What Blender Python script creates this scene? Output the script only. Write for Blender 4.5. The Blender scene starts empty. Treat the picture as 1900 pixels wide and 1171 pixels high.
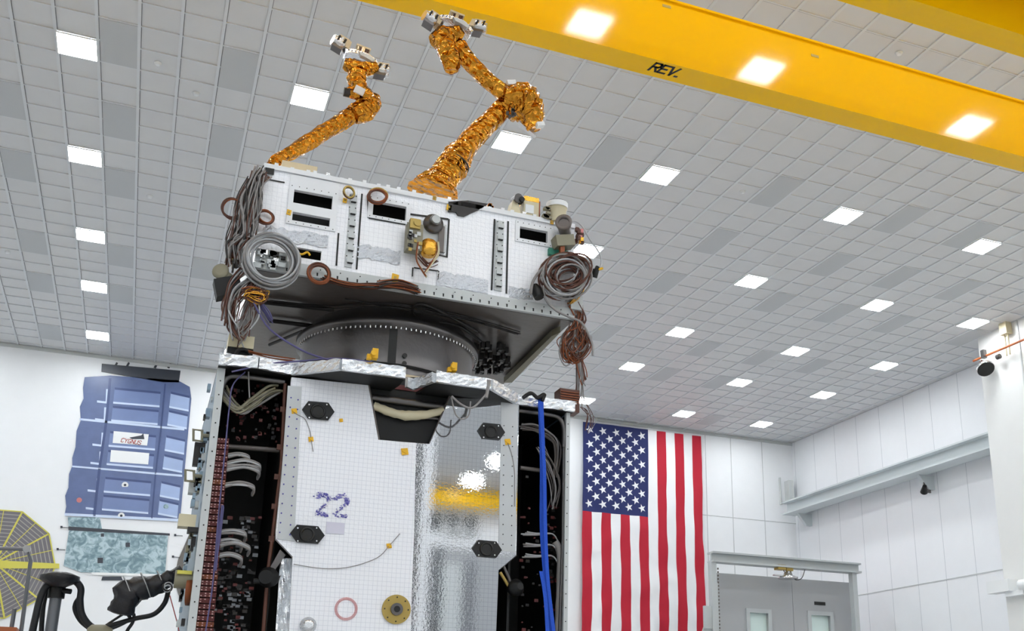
import bpy, math, random
from mathutils import Vector, Matrix, noise
R_ = math.radians
sc = bpy.context.scene
COL = sc.collection

# ---------------------------------------------------------------- camera, world, exposure
T = 0.61                                   # one ceiling tile
HC = 12.0                                  # ceiling height
XL, XR, YB, YF = -14.0, 24.67, 16.71, -45.0
cam_R = ((0.927474249, -0.373691798, 0.012081261), (0.121590996, 0.270908226, -0.954894948), (0.353563497, 0.887109448, 0.296697962))
CAM = Vector((2.9514, -15.4292, 1.5937))
FPX, CX, CY = 1957.85, 1057.25, 752.62
cd = bpy.data.cameras.new('camera')
cam = bpy.data.objects.new('camera', cd)
COL.objects.link(cam)
rx, ry, rz = (Vector(r) for r in cam_R)
cam.matrix_world = Matrix(((rx.x, -ry.x, -rz.x, CAM.x), (rx.y, -ry.y, -rz.y, CAM.y), (rx.z, -ry.z, -rz.z, CAM.z), (0, 0, 0, 1)))
cd.sensor_fit = 'HORIZONTAL'; cd.sensor_width = 36
cd.lens = FPX / 1900 * 36
cd.shift_x = (950 - CX) / 1900
cd.shift_y = (CY - 585.5) / 1900
cd.clip_end = 300
sc.camera = cam
w = bpy.data.worlds.new('world'); sc.world = w; w.use_nodes = True
w.node_tree.nodes['Background'].inputs[0].default_value = (1, 1, 1, 1)
w.node_tree.nodes['Background'].inputs[1].default_value = 0.3
sc.view_settings.view_transform = 'Standard'
sc.view_settings.look = 'None'
sc.view_settings.exposure = 0.84
sc.view_settings.gamma = 1
sc.view_settings.use_curve_mapping = False
LAMP = 27.0
sc.cycles.max_bounces = 8
sc.cycles.diffuse_bounces = 5
sc.cycles.glossy_bounces = 4
sc.cycles.sample_clamp_indirect = 6

def ray(x, y):
    a, b = (x - CX) / FPX, (y - CY) / FPX
    return rx * a + ry * b + rz
def at(x, y, Y):
    d = ray(x, y); return CAM + d * ((Y - CAM.y) / d.y)
def atz(x, y, Z):
    d = ray(x, y); return CAM + d * ((Z - CAM.z) / d.z)
def atx(x, y, X):
    d = ray(x, y); return CAM + d * ((X - CAM.x) / d.x)
def mpp(P):                                # metres per pixel at a point
    return (Vector(P) - CAM).dot(rz) / FPX

# ---------------------------------------------------------------- materials
def srgb(h):
    h = h.lstrip('#'); c = [int(h[i:i + 2], 16) / 255 for i in (0, 2, 4)]
    return tuple(((v / 12.92) if v <= .04045 else ((v + .055) / 1.055) ** 2.4) for v in c) + (1,)
def mat(name, col, rough=.5, metal=0., spec=.5, bump=None, vary=0., emit=None, trans=0., vs_=3):
    m = bpy.data.materials.new(name); m.use_nodes = True
    nt = m.node_tree; b = nt.nodes['Principled BSDF']
    c = srgb(col) if isinstance(col, str) else col
    b.inputs['Base Color'].default_value = c
    b.inputs['Roughness'].default_value = rough
    b.inputs['Metallic'].default_value = metal
    b.inputs['Specular IOR Level'].default_value = spec
    if trans: b.inputs['Transmission Weight'].default_value = trans
    if emit:
        b.inputs['Emission Color'].default_value = (.94, .975, 1, 1); b.inputs['Emission Strength'].default_value = emit
    tc = nt.nodes.new('ShaderNodeTexCoord')
    if vary:
        n = nt.nodes.new('ShaderNodeTexNoise'); n.inputs['Scale'].default_value = vs_; n.inputs['Detail'].default_value = 6
        nt.links.new(tc.outputs['Object'], n.inputs['Vector'])
        mx = nt.nodes.new('ShaderNodeMix'); mx.data_type = 'RGBA'
        mx.inputs[6].default_value = tuple(v * (1 - vary) for v in c[:3]) + (1,); mx.inputs[7].default_value = tuple(min(1, v * (1 + vary)) for v in c[:3]) + (1,)
        nt.links.new(n.outputs['Fac'], mx.inputs[0]); nt.links.new(mx.outputs[2], b.inputs['Base Color'])
    if bump:
        sc_, st, kind = bump
        if kind == 'noise':
            n = nt.nodes.new('ShaderNodeTexNoise'); n.inputs['Scale'].default_value = sc_; n.inputs['Detail'].default_value = 3; o = n.outputs['Fac']
        else:
            n = nt.nodes.new('ShaderNodeTexVoronoi'); n.inputs['Scale'].default_value = sc_; o = n.outputs['Distance']
        nt.links.new(tc.outputs['Object'], n.inputs['Vector'])
        bp = nt.nodes.new('ShaderNodeBump'); bp.inputs['Strength'].default_value = st; bp.inputs['Distance'].default_value = .03 if kind == 'vor' else .01
        nt.links.new(o, bp.inputs['Height']); nt.links.new(bp.outputs[0], b.inputs['Normal'])
    return m
def grid_lines(m, specs, dark, target_col=None):
    """darken the base colour on thin lines; specs = [(axis, pitch, offset, width)]"""
    nt = m.node_tree; b = nt.nodes['Principled BSDF']
    tc = nt.nodes.new('ShaderNodeTexCoord'); sp = nt.nodes.new('ShaderNodeSeparateXYZ')
    nt.links.new(tc.outputs['Object'], sp.inputs[0])
    acc = None
    for ax, pitch, off, wd in specs:
        a = nt.nodes.new('ShaderNodeMath'); a.operation = 'ADD'; a.inputs[1].default_value = -off + 1000 * pitch
        nt.links.new(sp.outputs[ax], a.inputs[0])
        mo = nt.nodes.new('ShaderNodeMath'); mo.operation = 'MODULO'; mo.inputs[1].default_value = pitch
        nt.links.new(a.outputs[0], mo.inputs[0])
        lt = nt.nodes.new('ShaderNodeMath'); lt.operation = 'LESS_THAN'; lt.inputs[1].default_value = wd
        nt.links.new(mo.outputs[0], lt.inputs[0])
        if acc is None: acc = lt.outputs[0]
        else:
            mm = nt.nodes.new('ShaderNodeMath'); mm.operation = 'MAXIMUM'
            nt.links.new(acc, mm.inputs[0]); nt.links.new(lt.outputs[0], mm.inputs[1]); acc = mm.outputs[0]
    mx = nt.nodes.new('ShaderNodeMix'); mx.data_type = 'RGBA'
    src = b.inputs['Base Color']
    if src.links: nt.links.new(src.links[0].from_socket, mx.inputs[6])
    else: mx.inputs[6].default_value = src.default_value
    mx.inputs[7].default_value = srgb(dark)
    nt.links.new(acc, mx.inputs[0]); nt.links.new(mx.outputs[2], b.inputs['Base Color'])
    return m
M = {}
M['wall'] = grid_lines(mat('white_wall_panel', '#f0f2f5', .45, vary=.015), [(1, 1.23, .55, .02)], '#c9cdd2')
M['wallb'] = grid_lines(mat('white_back_wall_panel', '#f0f2f5', .45, vary=.015), [(0, 1.3, .05, .02)], '#cdd1d6')
M['wallplain'] = mat('white_wall_paint', '#f2f4f6', .5, vary=.02)
M['bump'] = mat('off_white_paint', '#e3e4e2', .5, vary=.02)
M['floor'] = mat('pale_epoxy_floor', '#b4b5b6', .3, vary=.03)
M['tile'] = mat('ceiling_tile', '#d8d9da', .42, vary=.03, spec=.55)
M['tee'] = mat('ceiling_tee', '#dcdfe2', .5)
M['gap_shade'] = mat('ceiling_gap_shade', '#77797c', .9)
M['dtile'] = mat('ceiling_vent', '#c5c8ca', .6, spec=.3, bump=(120, .3, 'noise'))
M['lamp'] = mat('light_diffuser', '#ffffff', .5, emit=LAMP)
M['white'] = mat('white_paint', '#eceff0', .4)
M['offwhite'] = mat('grey_white_metal', '#c9cdcc', .4, vary=.05)
M['yellow'] = mat('crane_yellow', '#ffc706', .075, spec=.27, bump=(1.5, .06, 'noise'))
M['black'] = mat('black_paint', '#050505', .5)
M['ink'] = mat('black_lettering', '#141310', .5)
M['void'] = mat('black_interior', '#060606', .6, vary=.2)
M['charcoal'] = mat('dark_composite', '#6e6661', .33, metal=.12, vary=.25, bump=(14, .25, 'noise'))
M['greymetal'] = mat('brushed_grey_metal', '#6e6b6a', .3, metal=.85, vary=.2, bump=(30, .2, 'noise'))
M['steel'] = mat('bright_steel', '#d6d6d6', .25, metal=.9)
M['gantry'] = mat('gantry_grey_paint', '#b6bbbc', .5, vary=.05)
M['runway'] = mat('runway_pale_paint', '#cfd6d8', .5)
M['doorgrey'] = mat('door_grey_paint', '#a7a9ab', .5, vary=.02)
M['glass'] = mat('window_glass', '#d9ece8', .06, spec=.8)
M['gold'] = mat('gold_foil', '#d68a2e', .13, metal=1., bump=(17, 1., 'vor'), vary=.75, vs_=11)  # colour noise paints the crumples' dark folds and yellow highlights
M['goldlite'] = mat('pale_gold_foil', '#e8b04a', .22, metal=1., bump=(30, .9, 'noise'))
M['silver'] = mat('crinkled_silver_foil', '#e9ecef', .2, metal=.85, bump=(60, .55, 'noise'))
M['film'] = grid_lines(mat('white_silver_film', '#fafbff', .2, metal=.05, bump=(45, .22, 'noise')), [(0, .0345, 0, .0022), (2, .0345, 0, .0022)], '#dcdee6')
M['filmmod'] = grid_lines(mat('white_module_film', '#fbfcff', .2, metal=.08, bump=(60, .35, 'noise')), [(0, .04, 0, .0022), (2, .04, 0, .0022)], '#e3e5ea')
M['mirror'] = grid_lines(mat('mirror_film', '#eff1f4', .012, metal=.98, bump=(60, .012, 'noise')), [(0, .0345, 0, .0018), (2, .0345, 0, .0018)], '#c2c5cc')
M['reflectband'] = mat('grey_reflection_foil', '#c9cdd3', .3, metal=.85, bump=(90, .7, 'noise'))
M['strip'] = mat('grey_perforated_strip', '#c6c9ca', .4, metal=.15)
M['module'] = mat('white_module_paint', '#eef0f2', .35, vary=.02)
M['cable'] = mat('grey_cable', '#8f8b89', .4)
M['cablelt'] = mat('pale_grey_hose', '#b3b4b6', .35)
M['cabledk'] = mat('dark_cable', '#2a2625', .45)
M['copper'] = mat('copper_wire', '#8a4a28', .35, metal=.35)
M['brown'] = mat('brown_wire', '#5a3426', .5)
M['purple'] = mat('violet_wire', '#5b5784', .5)
M['blue'] = mat('blue_sling_web', '#1650c4', .7, bump=(80, .3, 'noise'))
M['tag'] = mat('yellow_tag', '#efb920', .5)
M['cream'] = mat('cream_instrument', '#d9cfae', .45, vary=.08)
M['olive'] = mat('olive_grey_box', '#8c8771', .5, vary=.2)
M['beige'] = mat('beige_cover', '#dccba8', .7)
M['red'] = mat('flag_red', '#bb1c33', .8)
M['fwhite'] = mat('flag_white', '#f3f4f6', .8)
M['navy'] = mat('flag_blue', '#232d63', .8)
M['brass'] = mat('brass_flange', '#b39a55', .4, metal=.5)
M['connector'] = mat('maroon_connector', '#5c1c1a', .45, vary=.3)
M['pin'] = mat('connector_pin', '#c9a09a', .4)
M['orangeband'] = mat('orange_tape', '#7a3d16', .5)
M['teal'] = mat('teal_side', '#8fa5b5', .4, metal=.3, vary=.1)
M['rubber'] = mat('black_rubber', '#17171a', .45)
M['bagblk'] = mat('black_wrap', '#1a181c', .38, bump=(18, 1., 'noise'))
M['bayd'] = mat('dark_electronics', '#221e1d', .5, vary=.4)
M['post'] = mat('grey_post', '#77797d', .4, metal=.4)
M['orangepipe'] = mat('orange_conduit', '#b8653a', .5)
M['darkgreen'] = mat('green_tag', '#3f8f7a', .6)
M['blueprint'] = mat('printed_blue_panel', '#5d6d97', .35, vary=.25)
M['bluemid'] = mat('printed_mid_blue', '#7486b3', .35, vary=.1)
M['bluepale'] = mat('printed_hazy_blue', '#a3b7dd', .35, vary=.1)
M['bluedark'] = mat('printed_dark_blue', '#41527f', .35)
M['bluelite'] = mat('printed_pale_blue', '#cddcf4', .35)
M['printwhite'] = mat('printed_white', '#f2f4f4', .4)
M['printred'] = mat('printed_red', '#b3403a', .4)
M['printblk'] = mat('printed_charcoal', '#3a3f49', .4)
M['printpink'] = mat('printed_pink', '#d98a8a', .4)
M['arraygrey'] = grid_lines(mat('printed_array_grey', '#6d6a70', .45, vary=.1), [(0, .11, 0, .012), (2, .4, 0, .03)], '#b0aaa0')
M['arrayyel'] = mat('printed_yellow', '#d7cf5c', .45)
M['rivet_reflection'] = mat('rivet_reflection_blue', '#4a479b', .6)
M['reflectblot'] = mat('speckled_blue_reflection', '#7673b8', .5, bump=(200, .5, 'noise'), vary=.6)
M['paleblot'] = mat('faded_violet_reflection', '#d6d4e2', .5)
M['bwin'] = mat('dark_window', '#2c3136', .1)

def foil_print():
    m = mat('printed_teal_foil', '#8fb0b9', .4)
    nt = m.node_tree; b = nt.nodes['Principled BSDF']
    tc = nt.nodes.new('ShaderNodeTexCoord'); v = nt.nodes.new('ShaderNodeTexNoise'); v.inputs['Scale'].default_value = 4.5; v.inputs['Detail'].default_value = 8; v.inputs['Distortion'].default_value = 1.5
    r = nt.nodes.new('ShaderNodeValToRGB')
    r.color_ramp.elements[0].position = .38; r.color_ramp.elements[0].color = srgb('#6f8b95')
    r.color_ramp.elements[1].position = .6; r.color_ramp.elements[1].color = srgb('#b9cfd5')
    e = r.color_ramp.elements.new(.5); e.color = srgb('#93adb6')
    nt.links.new(tc.outputs['Object'], v.inputs['Vector']); nt.links.new(v.outputs['Fac'], r.inputs[0]); nt.links.new(r.outputs[0], b.inputs['Base Color'])
    return m
M['foilprint'] = foil_print()

# ---------------------------------------------------------------- mesh builder
class MB:
    def __init__(s): s.v = []; s.f = []; s.m = []; s.sm = []
    def add(s, vs, fs, mi=0, sm=False):
        o = len(s.v); s.v += [Vector(p) for p in vs]
        for f in fs: s.f.append([o + i for i in f]); s.m.append(mi); s.sm.append(sm)
        return s
    def box(s, a, b, mi=0):
        (x0, y0, z0), (x1, y1, z1) = a, b
        x0, x1 = sorted((x0, x1)); y0, y1 = sorted((y0, y1)); z0, z1 = sorted((z0, z1))
        vs = [(x0, y0, z0), (x1, y0, z0), (x1, y1, z0), (x0, y1, z0), (x0, y0, z1), (x1, y0, z1), (x1, y1, z1), (x0, y1, z1)]
        return s.add(vs, [(0, 3, 2, 1), (4, 5, 6, 7), (0, 1, 5, 4), (1, 2, 6, 5), (2, 3, 7, 6), (3, 0, 4, 7)], mi)
    def obox(s, c, ux, uy, uz, mi=0):            # oriented box, half-vectors
        c = Vector(c); ux, uy, uz = Vector(ux), Vector(uy), Vector(uz)
        vs = [c - ux - uy - uz, c + ux - uy - uz, c + ux + uy - uz, c - ux + uy - uz, c - ux - uy + uz, c + ux - uy + uz, c + ux + uy + uz, c - ux + uy + uz]
        return s.add(vs, [(0, 3, 2, 1), (4, 5, 6, 7), (0, 1, 5, 4), (1, 2, 6, 5), (2, 3, 7, 6), (3, 0, 4, 7)], mi)
    def prism(s, poly, ext, mi=0):
        n = len(poly); e = Vector(ext); vs = [Vector(p) for p in poly]; vs += [p + e for p in vs]
        fs = [tuple(range(n)), tuple(range(2 * n - 1, n - 1, -1))] + [(i, i + n, (i + 1) % n + n, (i + 1) % n) for i in range(n)]
        return s.add(vs, fs, mi)
    def poly(s, pts, mi=0): return s.add(pts, [tuple(range(len(pts)))], mi)
    def cyl(s, p0, p1, r0, r1=None, seg=16, mi=0, cap=True):
        r1 = r0 if r1 is None else r1
        p0, p1 = Vector(p0), Vector(p1); d = (p1 - p0).normalized()
        u = d.orthogonal().normalized(); v = d.cross(u)
        vs = []
        for p, r in ((p0, r0), (p1, r1)):
            for i in range(seg):
                a = 2 * math.pi * i / seg; vs.append(p + (u * math.cos(a) + v * math.sin(a)) * r)
        s.add(vs, [(i, (i + 1) % seg, (i + 1) % seg + seg, i + seg) for i in range(seg)], mi, True)
        if cap: s.add(vs, [tuple(range(seg - 1, -1, -1)), tuple(range(seg, 2 * seg))], mi)
        return s
    def lathe(s, c, axis, prof, seg=24, mi=0, sm=True):   # prof: (along, radius)
        c = Vector(c); d = Vector(axis).normalized(); u = d.orthogonal().normalized(); v = d.cross(u); vs = []
        for h, r in prof:
            for i in range(seg):
                a = 2 * math.pi * i / seg; vs.append(c + d * h + (u * math.cos(a) + v * math.sin(a)) * r)
        fs = [(k * seg + i, k * seg + (i + 1) % seg, (k + 1) * seg + (i + 1) % seg, (k + 1) * seg + i) for k in range(len(prof) - 1) for i in range(seg)]
        s.add(vs, fs, mi, sm)
        if prof[0][1] > 1e-4: s.add(vs[:seg], [tuple(range(seg - 1, -1, -1))], mi)
        if prof[-1][1] > 1e-4: s.add(vs[-seg:], [tuple(range(seg))], mi)
        return s
    def tube(s, pts, r, seg=8, mi=0, closed=False, flat=None, crumple=0, sm=True):
        pts = [Vector(p) for p in pts]; n = len(pts)
        rs = r if isinstance(r, (list, tuple)) else [r] * n
        prev = None; vs = []
        for i, p in enumerate(pts):
            a = pts[(i - 1) % n] if (i or closed) else p; b = pts[(i + 1) % n] if (i < n - 1 or closed) else p
            d = (b - a)
            d = d.normalized() if d.length > 1e-9 else Vector((0, 0, 1))
            u = d.orthogonal().normalized() if prev is None else (prev - d * prev.dot(d))
            if u.length < 1e-6: u = d.orthogonal()
            u.normalize(); prev = u; v = d.cross(u)
            for k in range(seg):
                t = 2 * math.pi * k / seg; q = rs[i]
                if crumple:
                    w_ = p * 9 + (u * math.cos(t) + v * math.sin(t)) * 1.7
                    q *= 1 + crumple * (noise.noise(w_) * 1.7 + .9 * noise.noise(w_ * 3.7) + .5 * abs(noise.noise(w_ * 8)))
                vs.append(p + (u * math.cos(t) + v * math.sin(t)) * q)
        m = n if closed else n - 1
        s.add(vs, [(i * seg + k, i * seg + (k + 1) % seg, ((i + 1) % n) * seg + (k + 1) % seg, ((i + 1) % n) * seg + k) for i in range(m) for k in range(seg)], mi, sm)
        if not closed: s.add(vs[:seg] + vs[-seg:], [tuple(range(seg - 1, -1, -1)), tuple(range(seg, 2 * seg))], mi)
        return s
    def torus(s, c, nrm, R, r, seg=28, mi=0, sq=1.0, tilt=0):
        c = Vector(c); d = Vector(nrm).normalized(); u = d.orthogonal().normalized(); v = d.cross(u)
        return s.tube([c + (u * math.cos(2 * math.pi * i / seg) + v * math.sin(2 * math.pi * i / seg) * sq) * R for i in range(seg)], r, 6, mi, True)

WL = {}
def tag(o, label=None, cat=None, group=None, kind=None):
    if label: o['label'] = label
    if cat: o['category'] = cat
    if group: o['group'] = group
    if kind: o['kind'] = kind
    return o
def thing(name, loc, label, cat, group=None):
    o = bpy.data.objects.new(name, None); COL.objects.link(o); o.location = loc; o.empty_display_size = .2
    WL[o.name] = Vector(loc); return tag(o, label, cat, group)
def build(mb, name, mats, parent=None, label=None, cat=None, group=None, kind=None):
    if not isinstance(mats, (list, tuple)): mats = [mats]
    xs = [p.x for p in mb.v]; ys = [p.y for p in mb.v]; zs = [p.z for p in mb.v]
    org = Vector(((min(xs) + max(xs)) / 2, (min(ys) + max(ys)) / 2, min(zs))) if kind != 'structure' else Vector((0, 0, 0))
    base = WL[parent.name] if parent else Vector((0, 0, 0))
    me = bpy.data.meshes.new(name); me.from_pydata([p - org for p in mb.v], [], mb.f)
    for m in mats: me.materials.append(M[m] if isinstance(m, str) else m)
    me.polygons.foreach_set('material_index', mb.m); me.polygons.foreach_set('use_smooth', mb.sm); me.update()
    o = bpy.data.objects.new(name, me); COL.objects.link(o)
    if parent: o.parent = parent; o.location = org - base
    else: o.location = org
    WL[o.name] = org
    return tag(o, label, cat, group, kind)
def smooth(pts, n=8, closed=False):
    pts = [Vector(p) for p in pts]; out = []; N = len(pts)
    rng = range(N if closed else N - 1)
    for i in rng:
        if closed: p0, p1, p2, p3 = pts[i - 1], pts[i], pts[(i + 1) % N], pts[(i + 2) % N]
        else: p0, p1, p2, p3 = pts[max(i - 1, 0)], pts[i], pts[i + 1], pts[min(i + 2, N - 1)]
        for k in range(n):
            t = k / n
            out.append(.5 * ((2 * p1) + (p2 - p0) * t + (2 * p0 - 5 * p1 + 4 * p2 - p3) * t * t + (3 * p1 - p0 - 3 * p2 + p3) * t ** 3))
    if not closed: out.append(pts[-1])
    return out
def wires(mb, path, n, spread, r, rnd, mi=0, mats=1, sub=5):
    path = [Vector(p) for p in path]
    for k in range(n):
        o = Vector((rnd.uniform(-1, 1), rnd.uniform(-1, 1), rnd.uniform(-1, 1))) * spread
        pts = [p + o * rnd.uniform(.4, 1.2) + Vector((rnd.uniform(-1, 1), rnd.uniform(-.6, .6), rnd.uniform(-1, 1))) * spread * .5 for p in path]
        mb.tube(smooth(pts, sub), r * rnd.uniform(.7, 1.3), 5, mi + (rnd.randrange(mats)), False)
def coil(mb, c, nrm, R, r, n, rnd, mi=0, sq=1., jit=.12, mats=1):
    for k in range(n):
        cc = Vector(c) + Vector((rnd.uniform(-1, 1), rnd.uniform(-.4, .4), rnd.uniform(-1, 1))) * R * jit
        nn = Vector(nrm) + Vector((rnd.uniform(-1, 1), 0, rnd.uniform(-1, 1))) * jit * 1.5
        mb.torus(cc, nn, R * rnd.uniform(1 - jit, 1 + jit * .4), r, 26, mi + rnd.randrange(mats), sq)
rnd = random.Random(7)

# ---------------------------------------------------------------- setting
build(MB().box((XL, YF, -.2), (XR + .3, YB + .3, 0)), 'floor', 'floor', kind='structure')
ceil = build(MB().box((XL, YF, HC + .012), (XR + .3, YB + .3, HC + .3)), 'ceiling', 'tile', kind='structure')
g = MB()
u = -22
while u * T < XR:                                    # wide tees running into the depth
    x = u * T
    if x > XL: g.box((x - .024, YF, HC - .012), (x + .024, YB, HC + .012)); g.box((x + .024, YF, HC + .004), (x + .034, YB, HC + .012), 1)
    u += 1
v = -73
while v * T < YB:                                    # narrow cross tees
    y = v * T; g.box((XL, y - .011, HC - .008), (XR, y + .011, HC + .012)); g.box((XL, y + .011, HC + .003), (XR, y + .027, HC + .012), 1)
    v += 1
build(g, 'ceiling_grid', ['tee', 'gap_shade'], ceil)  # second material: gap strips darkened to paint the tees' shadow edges
dark = [(5, 0), (5, 4), (5, 8), (5, 14), (5, 18), (-1, 4), (-1, 8), (-1, 14), (-1, 18), (-1, 24), (2, 0), (2, 4), (2, 8), (2, 14), (2, 18), (16, 0), (22, 0), (22, 4), (22, 8), (27, 0), (27, 4), (30, 4), (33, 4), (30, 0), (30, 8), (33, 8), (37, 8), (27, 8), (27, 14), (30, 14), (33, 14), (27, 18), (30, 18), (33, 24), (22, 14)]
for a, b in dark:
    build(MB().box((a * T + .034, b * T + .02, HC - .009), ((a + 1) * T - .024, (b + 2) * T - .012, HC + .01)), 'vent_panel', 'dtile', ceil)
build(MB().box((XL, YB, 0), (XR + .3, YB + .3, HC)), 'wall_back', 'wallplain', kind='structure')
build(MB().box((XR, YF, 0), (XR + .3, YB, HC)), 'wall_right', 'wall', kind='structure')
build(MB().box((XL - .3, YF, 0), (XL, YB + .3, HC)), 'wall_left', 'wallplain', kind='structure')
wf = MB().box((XL, YF - .3, 0), (XR + .3, YF, HC))
build(wf, 'wall_front', 'wallplain', kind='structure')
# the recessed end of the hall behind the camera, its jutting wall bay and windows
build(MB().box((XL, -27.4, 0), (9.90, -27.0, HC)), 'wall_bay', 'wallplain', kind='structure')
build(MB().box((9.38, -27.0, 0), (9.56, -26.96, HC)), 'trim_5', 'bwin', kind='structure')
for k, (x, x2, z, z2) in enumerate(((14.4, 14.95, 10.1, 10.95), (15.2, 15.75, 10.35, 10.95), (16.0, 16.6, 10.35, 10.95), (15.1, 16.7, 9.95, 10.2), (11.8, 12.6, 10.2, 10.9))):
    build(MB().box((x, YF, z), (x2, YF + .05, z2)).box((x + .05, YF + .05, z + .05), (x2 - .05, YF + .06, z2 - .05), 1), 'window_%d' % (k + 1), ['offwhite', 'bwin'], kind='structure')
build(MB().box((14.1, YF, 0), (19, YF + .2, 9.45)).box((14.65, YF + .2, 0), (14.95, YF + .24, 9.4), 1).box((16.1, YF + .2, 0), (16.5, YF + .24, 8.9), 2).box((15.0, YF + .2, 0), (15.9, YF + .24, 8.7), 3), 'door_2', ['doorgrey', 'bwin', 'post', 'offwhite'], kind='structure')
build(MB().box((XL + .6, -44.3, 11.15), (XR - .5, -43.9, 11.85)), 'overhead_crane', 'yellow', None, 'second yellow crane behind the camera, reflected as a band in the mirror-like panel', 'crane')
# bump-out of the right wall
build(MB().box((23.17, -4, 0), (XR, 5.4, HC)).box((23.15, 3.95, 0), (23.17, 3.99, HC), 1), 'trim_1', ['bump', 'strip'], kind='structure')
build(MB().box((XL, YB - .03, HC - .1), (XR, YB, HC)), 'trim_2', 'offwhite', kind='structure')
# horizontal seams of the wall panels
build(MB().box((XR - .012, 5.4, 6.0), (XR, YB, 6.03)), 'trim_3', 'strip', kind='structure')
build(MB().box((20.75, YB - .012, 8.96), (XR, YB, 8.985)), 'trim_4', 'strip', kind='structure')

for k, x in enumerate((21.0, 22.04, 23.35)):
    build(MB().box((x, YB - .008, 0), (x + .022, YB, HC - .1)), 'trim_%d' % (6 + k), 'strip', kind='structure')
# ---------------------------------------------------------------- ceiling lights
US = [-17, -11, -5, 1, 7, 13, 18, 25, 31, 36]
VS = [-70, -64, -58, -52, -46, -40, -34, -28, -22, -16, -10, -5, 1, 7, 13, 18, 24]
fm = MB(); h = T / 2
for a in ((-h + .004, -h + .004, h - .004, -h + .02), (-h + .004, h - .02, h - .004, h - .004), (-h + .004, -h + .02, -h + .02, h - .02), (h - .02, -h + .02, h - .004, h - .02)):
    fm.box((a[0], a[1], -.02), (a[2], a[3], .0))
dm = MB().box((-h + .02, -h + .02, -.018), (h - .02, h - .02, -.002))
lampnames = {
 (1, 1): 'top left square ceiling light, nearest of the five down the left side',
 (1, 7): 'second square ceiling light from the top of the left-hand column of five',
 (1, 13): 'middle square ceiling light of the left-hand column of five',
 (1, 18): 'fourth square ceiling light down the left-hand column',
 (1, 24): 'farthest square ceiling light of the left-hand column, just above the mural wall',
 (7, 1): 'square ceiling light left of the smaller gold arm',
 (13, 1): 'square ceiling light seen under the elbow of the larger gold arm',
 (18, 1): 'square ceiling light below the lettering on the yellow crane girder',
 (25, 1): 'square ceiling light in the nearest row, second from the right edge',
 (31, 1): 'square ceiling light at the right edge in the nearest row',
 (18, 7): 'square ceiling light half hidden behind the right corner of the white payload module',
 (25, 7): 'square ceiling light in the second row, leftmost fully clear of the spacecraft',
 (31, 7): 'square ceiling light in the second row, between two others on the right',
 (36, 7): 'square ceiling light in the second row, close above the wall bump-out',
 (25, 13): 'leftmost ceiling light of the third row right of the spacecraft',
 (31, 13): 'middle ceiling light of the third row right of the spacecraft',
 (36, 13): 'rightmost ceiling light of the third row beside the right wall',
 (25, 18): 'leftmost ceiling light of the fourth row right of the spacecraft',
 (31, 18): 'middle ceiling light of the fourth row right of the spacecraft',
 (36, 18): 'rightmost ceiling light of the fourth row beside the right wall',
 (25, 24): 'farthest-row ceiling light touching the spacecraft edge, left of the flag',
 (31, 24): 'farthest-row ceiling light directly above the flag',
 (36, 24): 'farthest-row ceiling light nearest the corner of the room'}
first = None
for vv in VS:
    for uu in US:
        if (uu, vv) in lampnames: lab, grp = lampnames[(uu, vv)], 'square ceiling lights'
        else: lab, grp = 'square white ceiling light outside the view', 'ceiling lights out of view'
        if uu < 0 and vv > -30 and uu < -11: continue
        if first is None:
            t = thing('ceiling_light', (0, 0, 0), lab, 'ceiling light', grp)
            f_ = build(fm, 'lamp_frame', 'white', t); d_ = build(dm, 'diffuser', 'lamp', t); first = (t, f_, d_)
        else:
            t = first[0].copy(); COL.objects.link(t); tag(t, lab, 'ceiling light', grp)
            for q in first[1:]:
                c = q.copy(); COL.objects.link(c); c.parent = t
        t.location = ((uu + .5) * T, (vv + .5) * T, HC - .012)

for (x, y), lb_ in (((293, 118), 'small round sprinkler cap in the ceiling right of the top left light'), ((364, 174), 'small round sprinkler cap in the ceiling left of the light beside the smaller gold arm'),
        ((278, 365), 'small round sprinkler cap in the ceiling left of the wire harness'), ((1668, 99), 'small round sprinkler cap in the ceiling strip between the two yellow girders'),
        ((1378, 356), 'small round sprinkler cap between the third and fourth lights of the nearest row'), ((14, 468), 'small round sprinkler cap at the left edge of the ceiling')):
    p = atz(x, y, HC - .004); build(MB().lathe(p, (0, 0, 1), [(-.03, .03), (-.02, .05), (.01, .06)], 14), 'sprinkler', 'white', None, lb_, 'sprinkler', 'ceiling sprinklers')
# ---------------------------------------------------------------- overhead crane
gy0, gy1, gz = -6.12, -5.81, 9.0
cr = thing('overhead_crane', (5, gy0, gz), 'large yellow double-girder overhead crane spanning the hall under the ceiling', 'crane')
g1 = build(MB().box((XL + .6, gy0, gz), (XR - .5, gy1, gz + .84)).box((XL + .6, gy0 - .03, gz + .84), (XR - .5, gy1 + .03, gz + .87)), 'girder', 'yellow', cr)
for px_, py_ in ((1237, 12), (1512, 104)):
    p = at(px_, py_, gy0); build(MB().box((p.x - .055, gy0 - .004, p.z - .018), (p.x + .055, gy0, p.z + .018)), 'nameplate', 'brass', g1)
g2b = -7.78
G2 = MB().box((XL + .6, g2b - .30, gz), (XR - .5, g2b, gz + .03)).box((XL + .6, g2b - .22, gz + .03), (XR - .5, g2b - .08, gz + .85)).box((XL + .6, g2b - .30, gz + .85), (XR - .5, g2b, gz + .88))
G2 = MB().box((XL + .6, g2b - .31, gz), (XR - .5, g2b, gz + .84))
build(G2, 'girder', 'yellow', cr)
pl = MB().box((XL + .6, g2b - 1.2, gz + .42), (XR - .5, g2b - .31, gz + .46)).box((XL + .6, g2b - 1.26, gz + .3), (XR - .5, g2b - 1.2, gz + .5))
for k in range(24):
    x = -10 + k * 1.45; pl.box((x, g2b - 1.2, gz + .3), (x + .07, g2b - .31, gz + .42))
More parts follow.
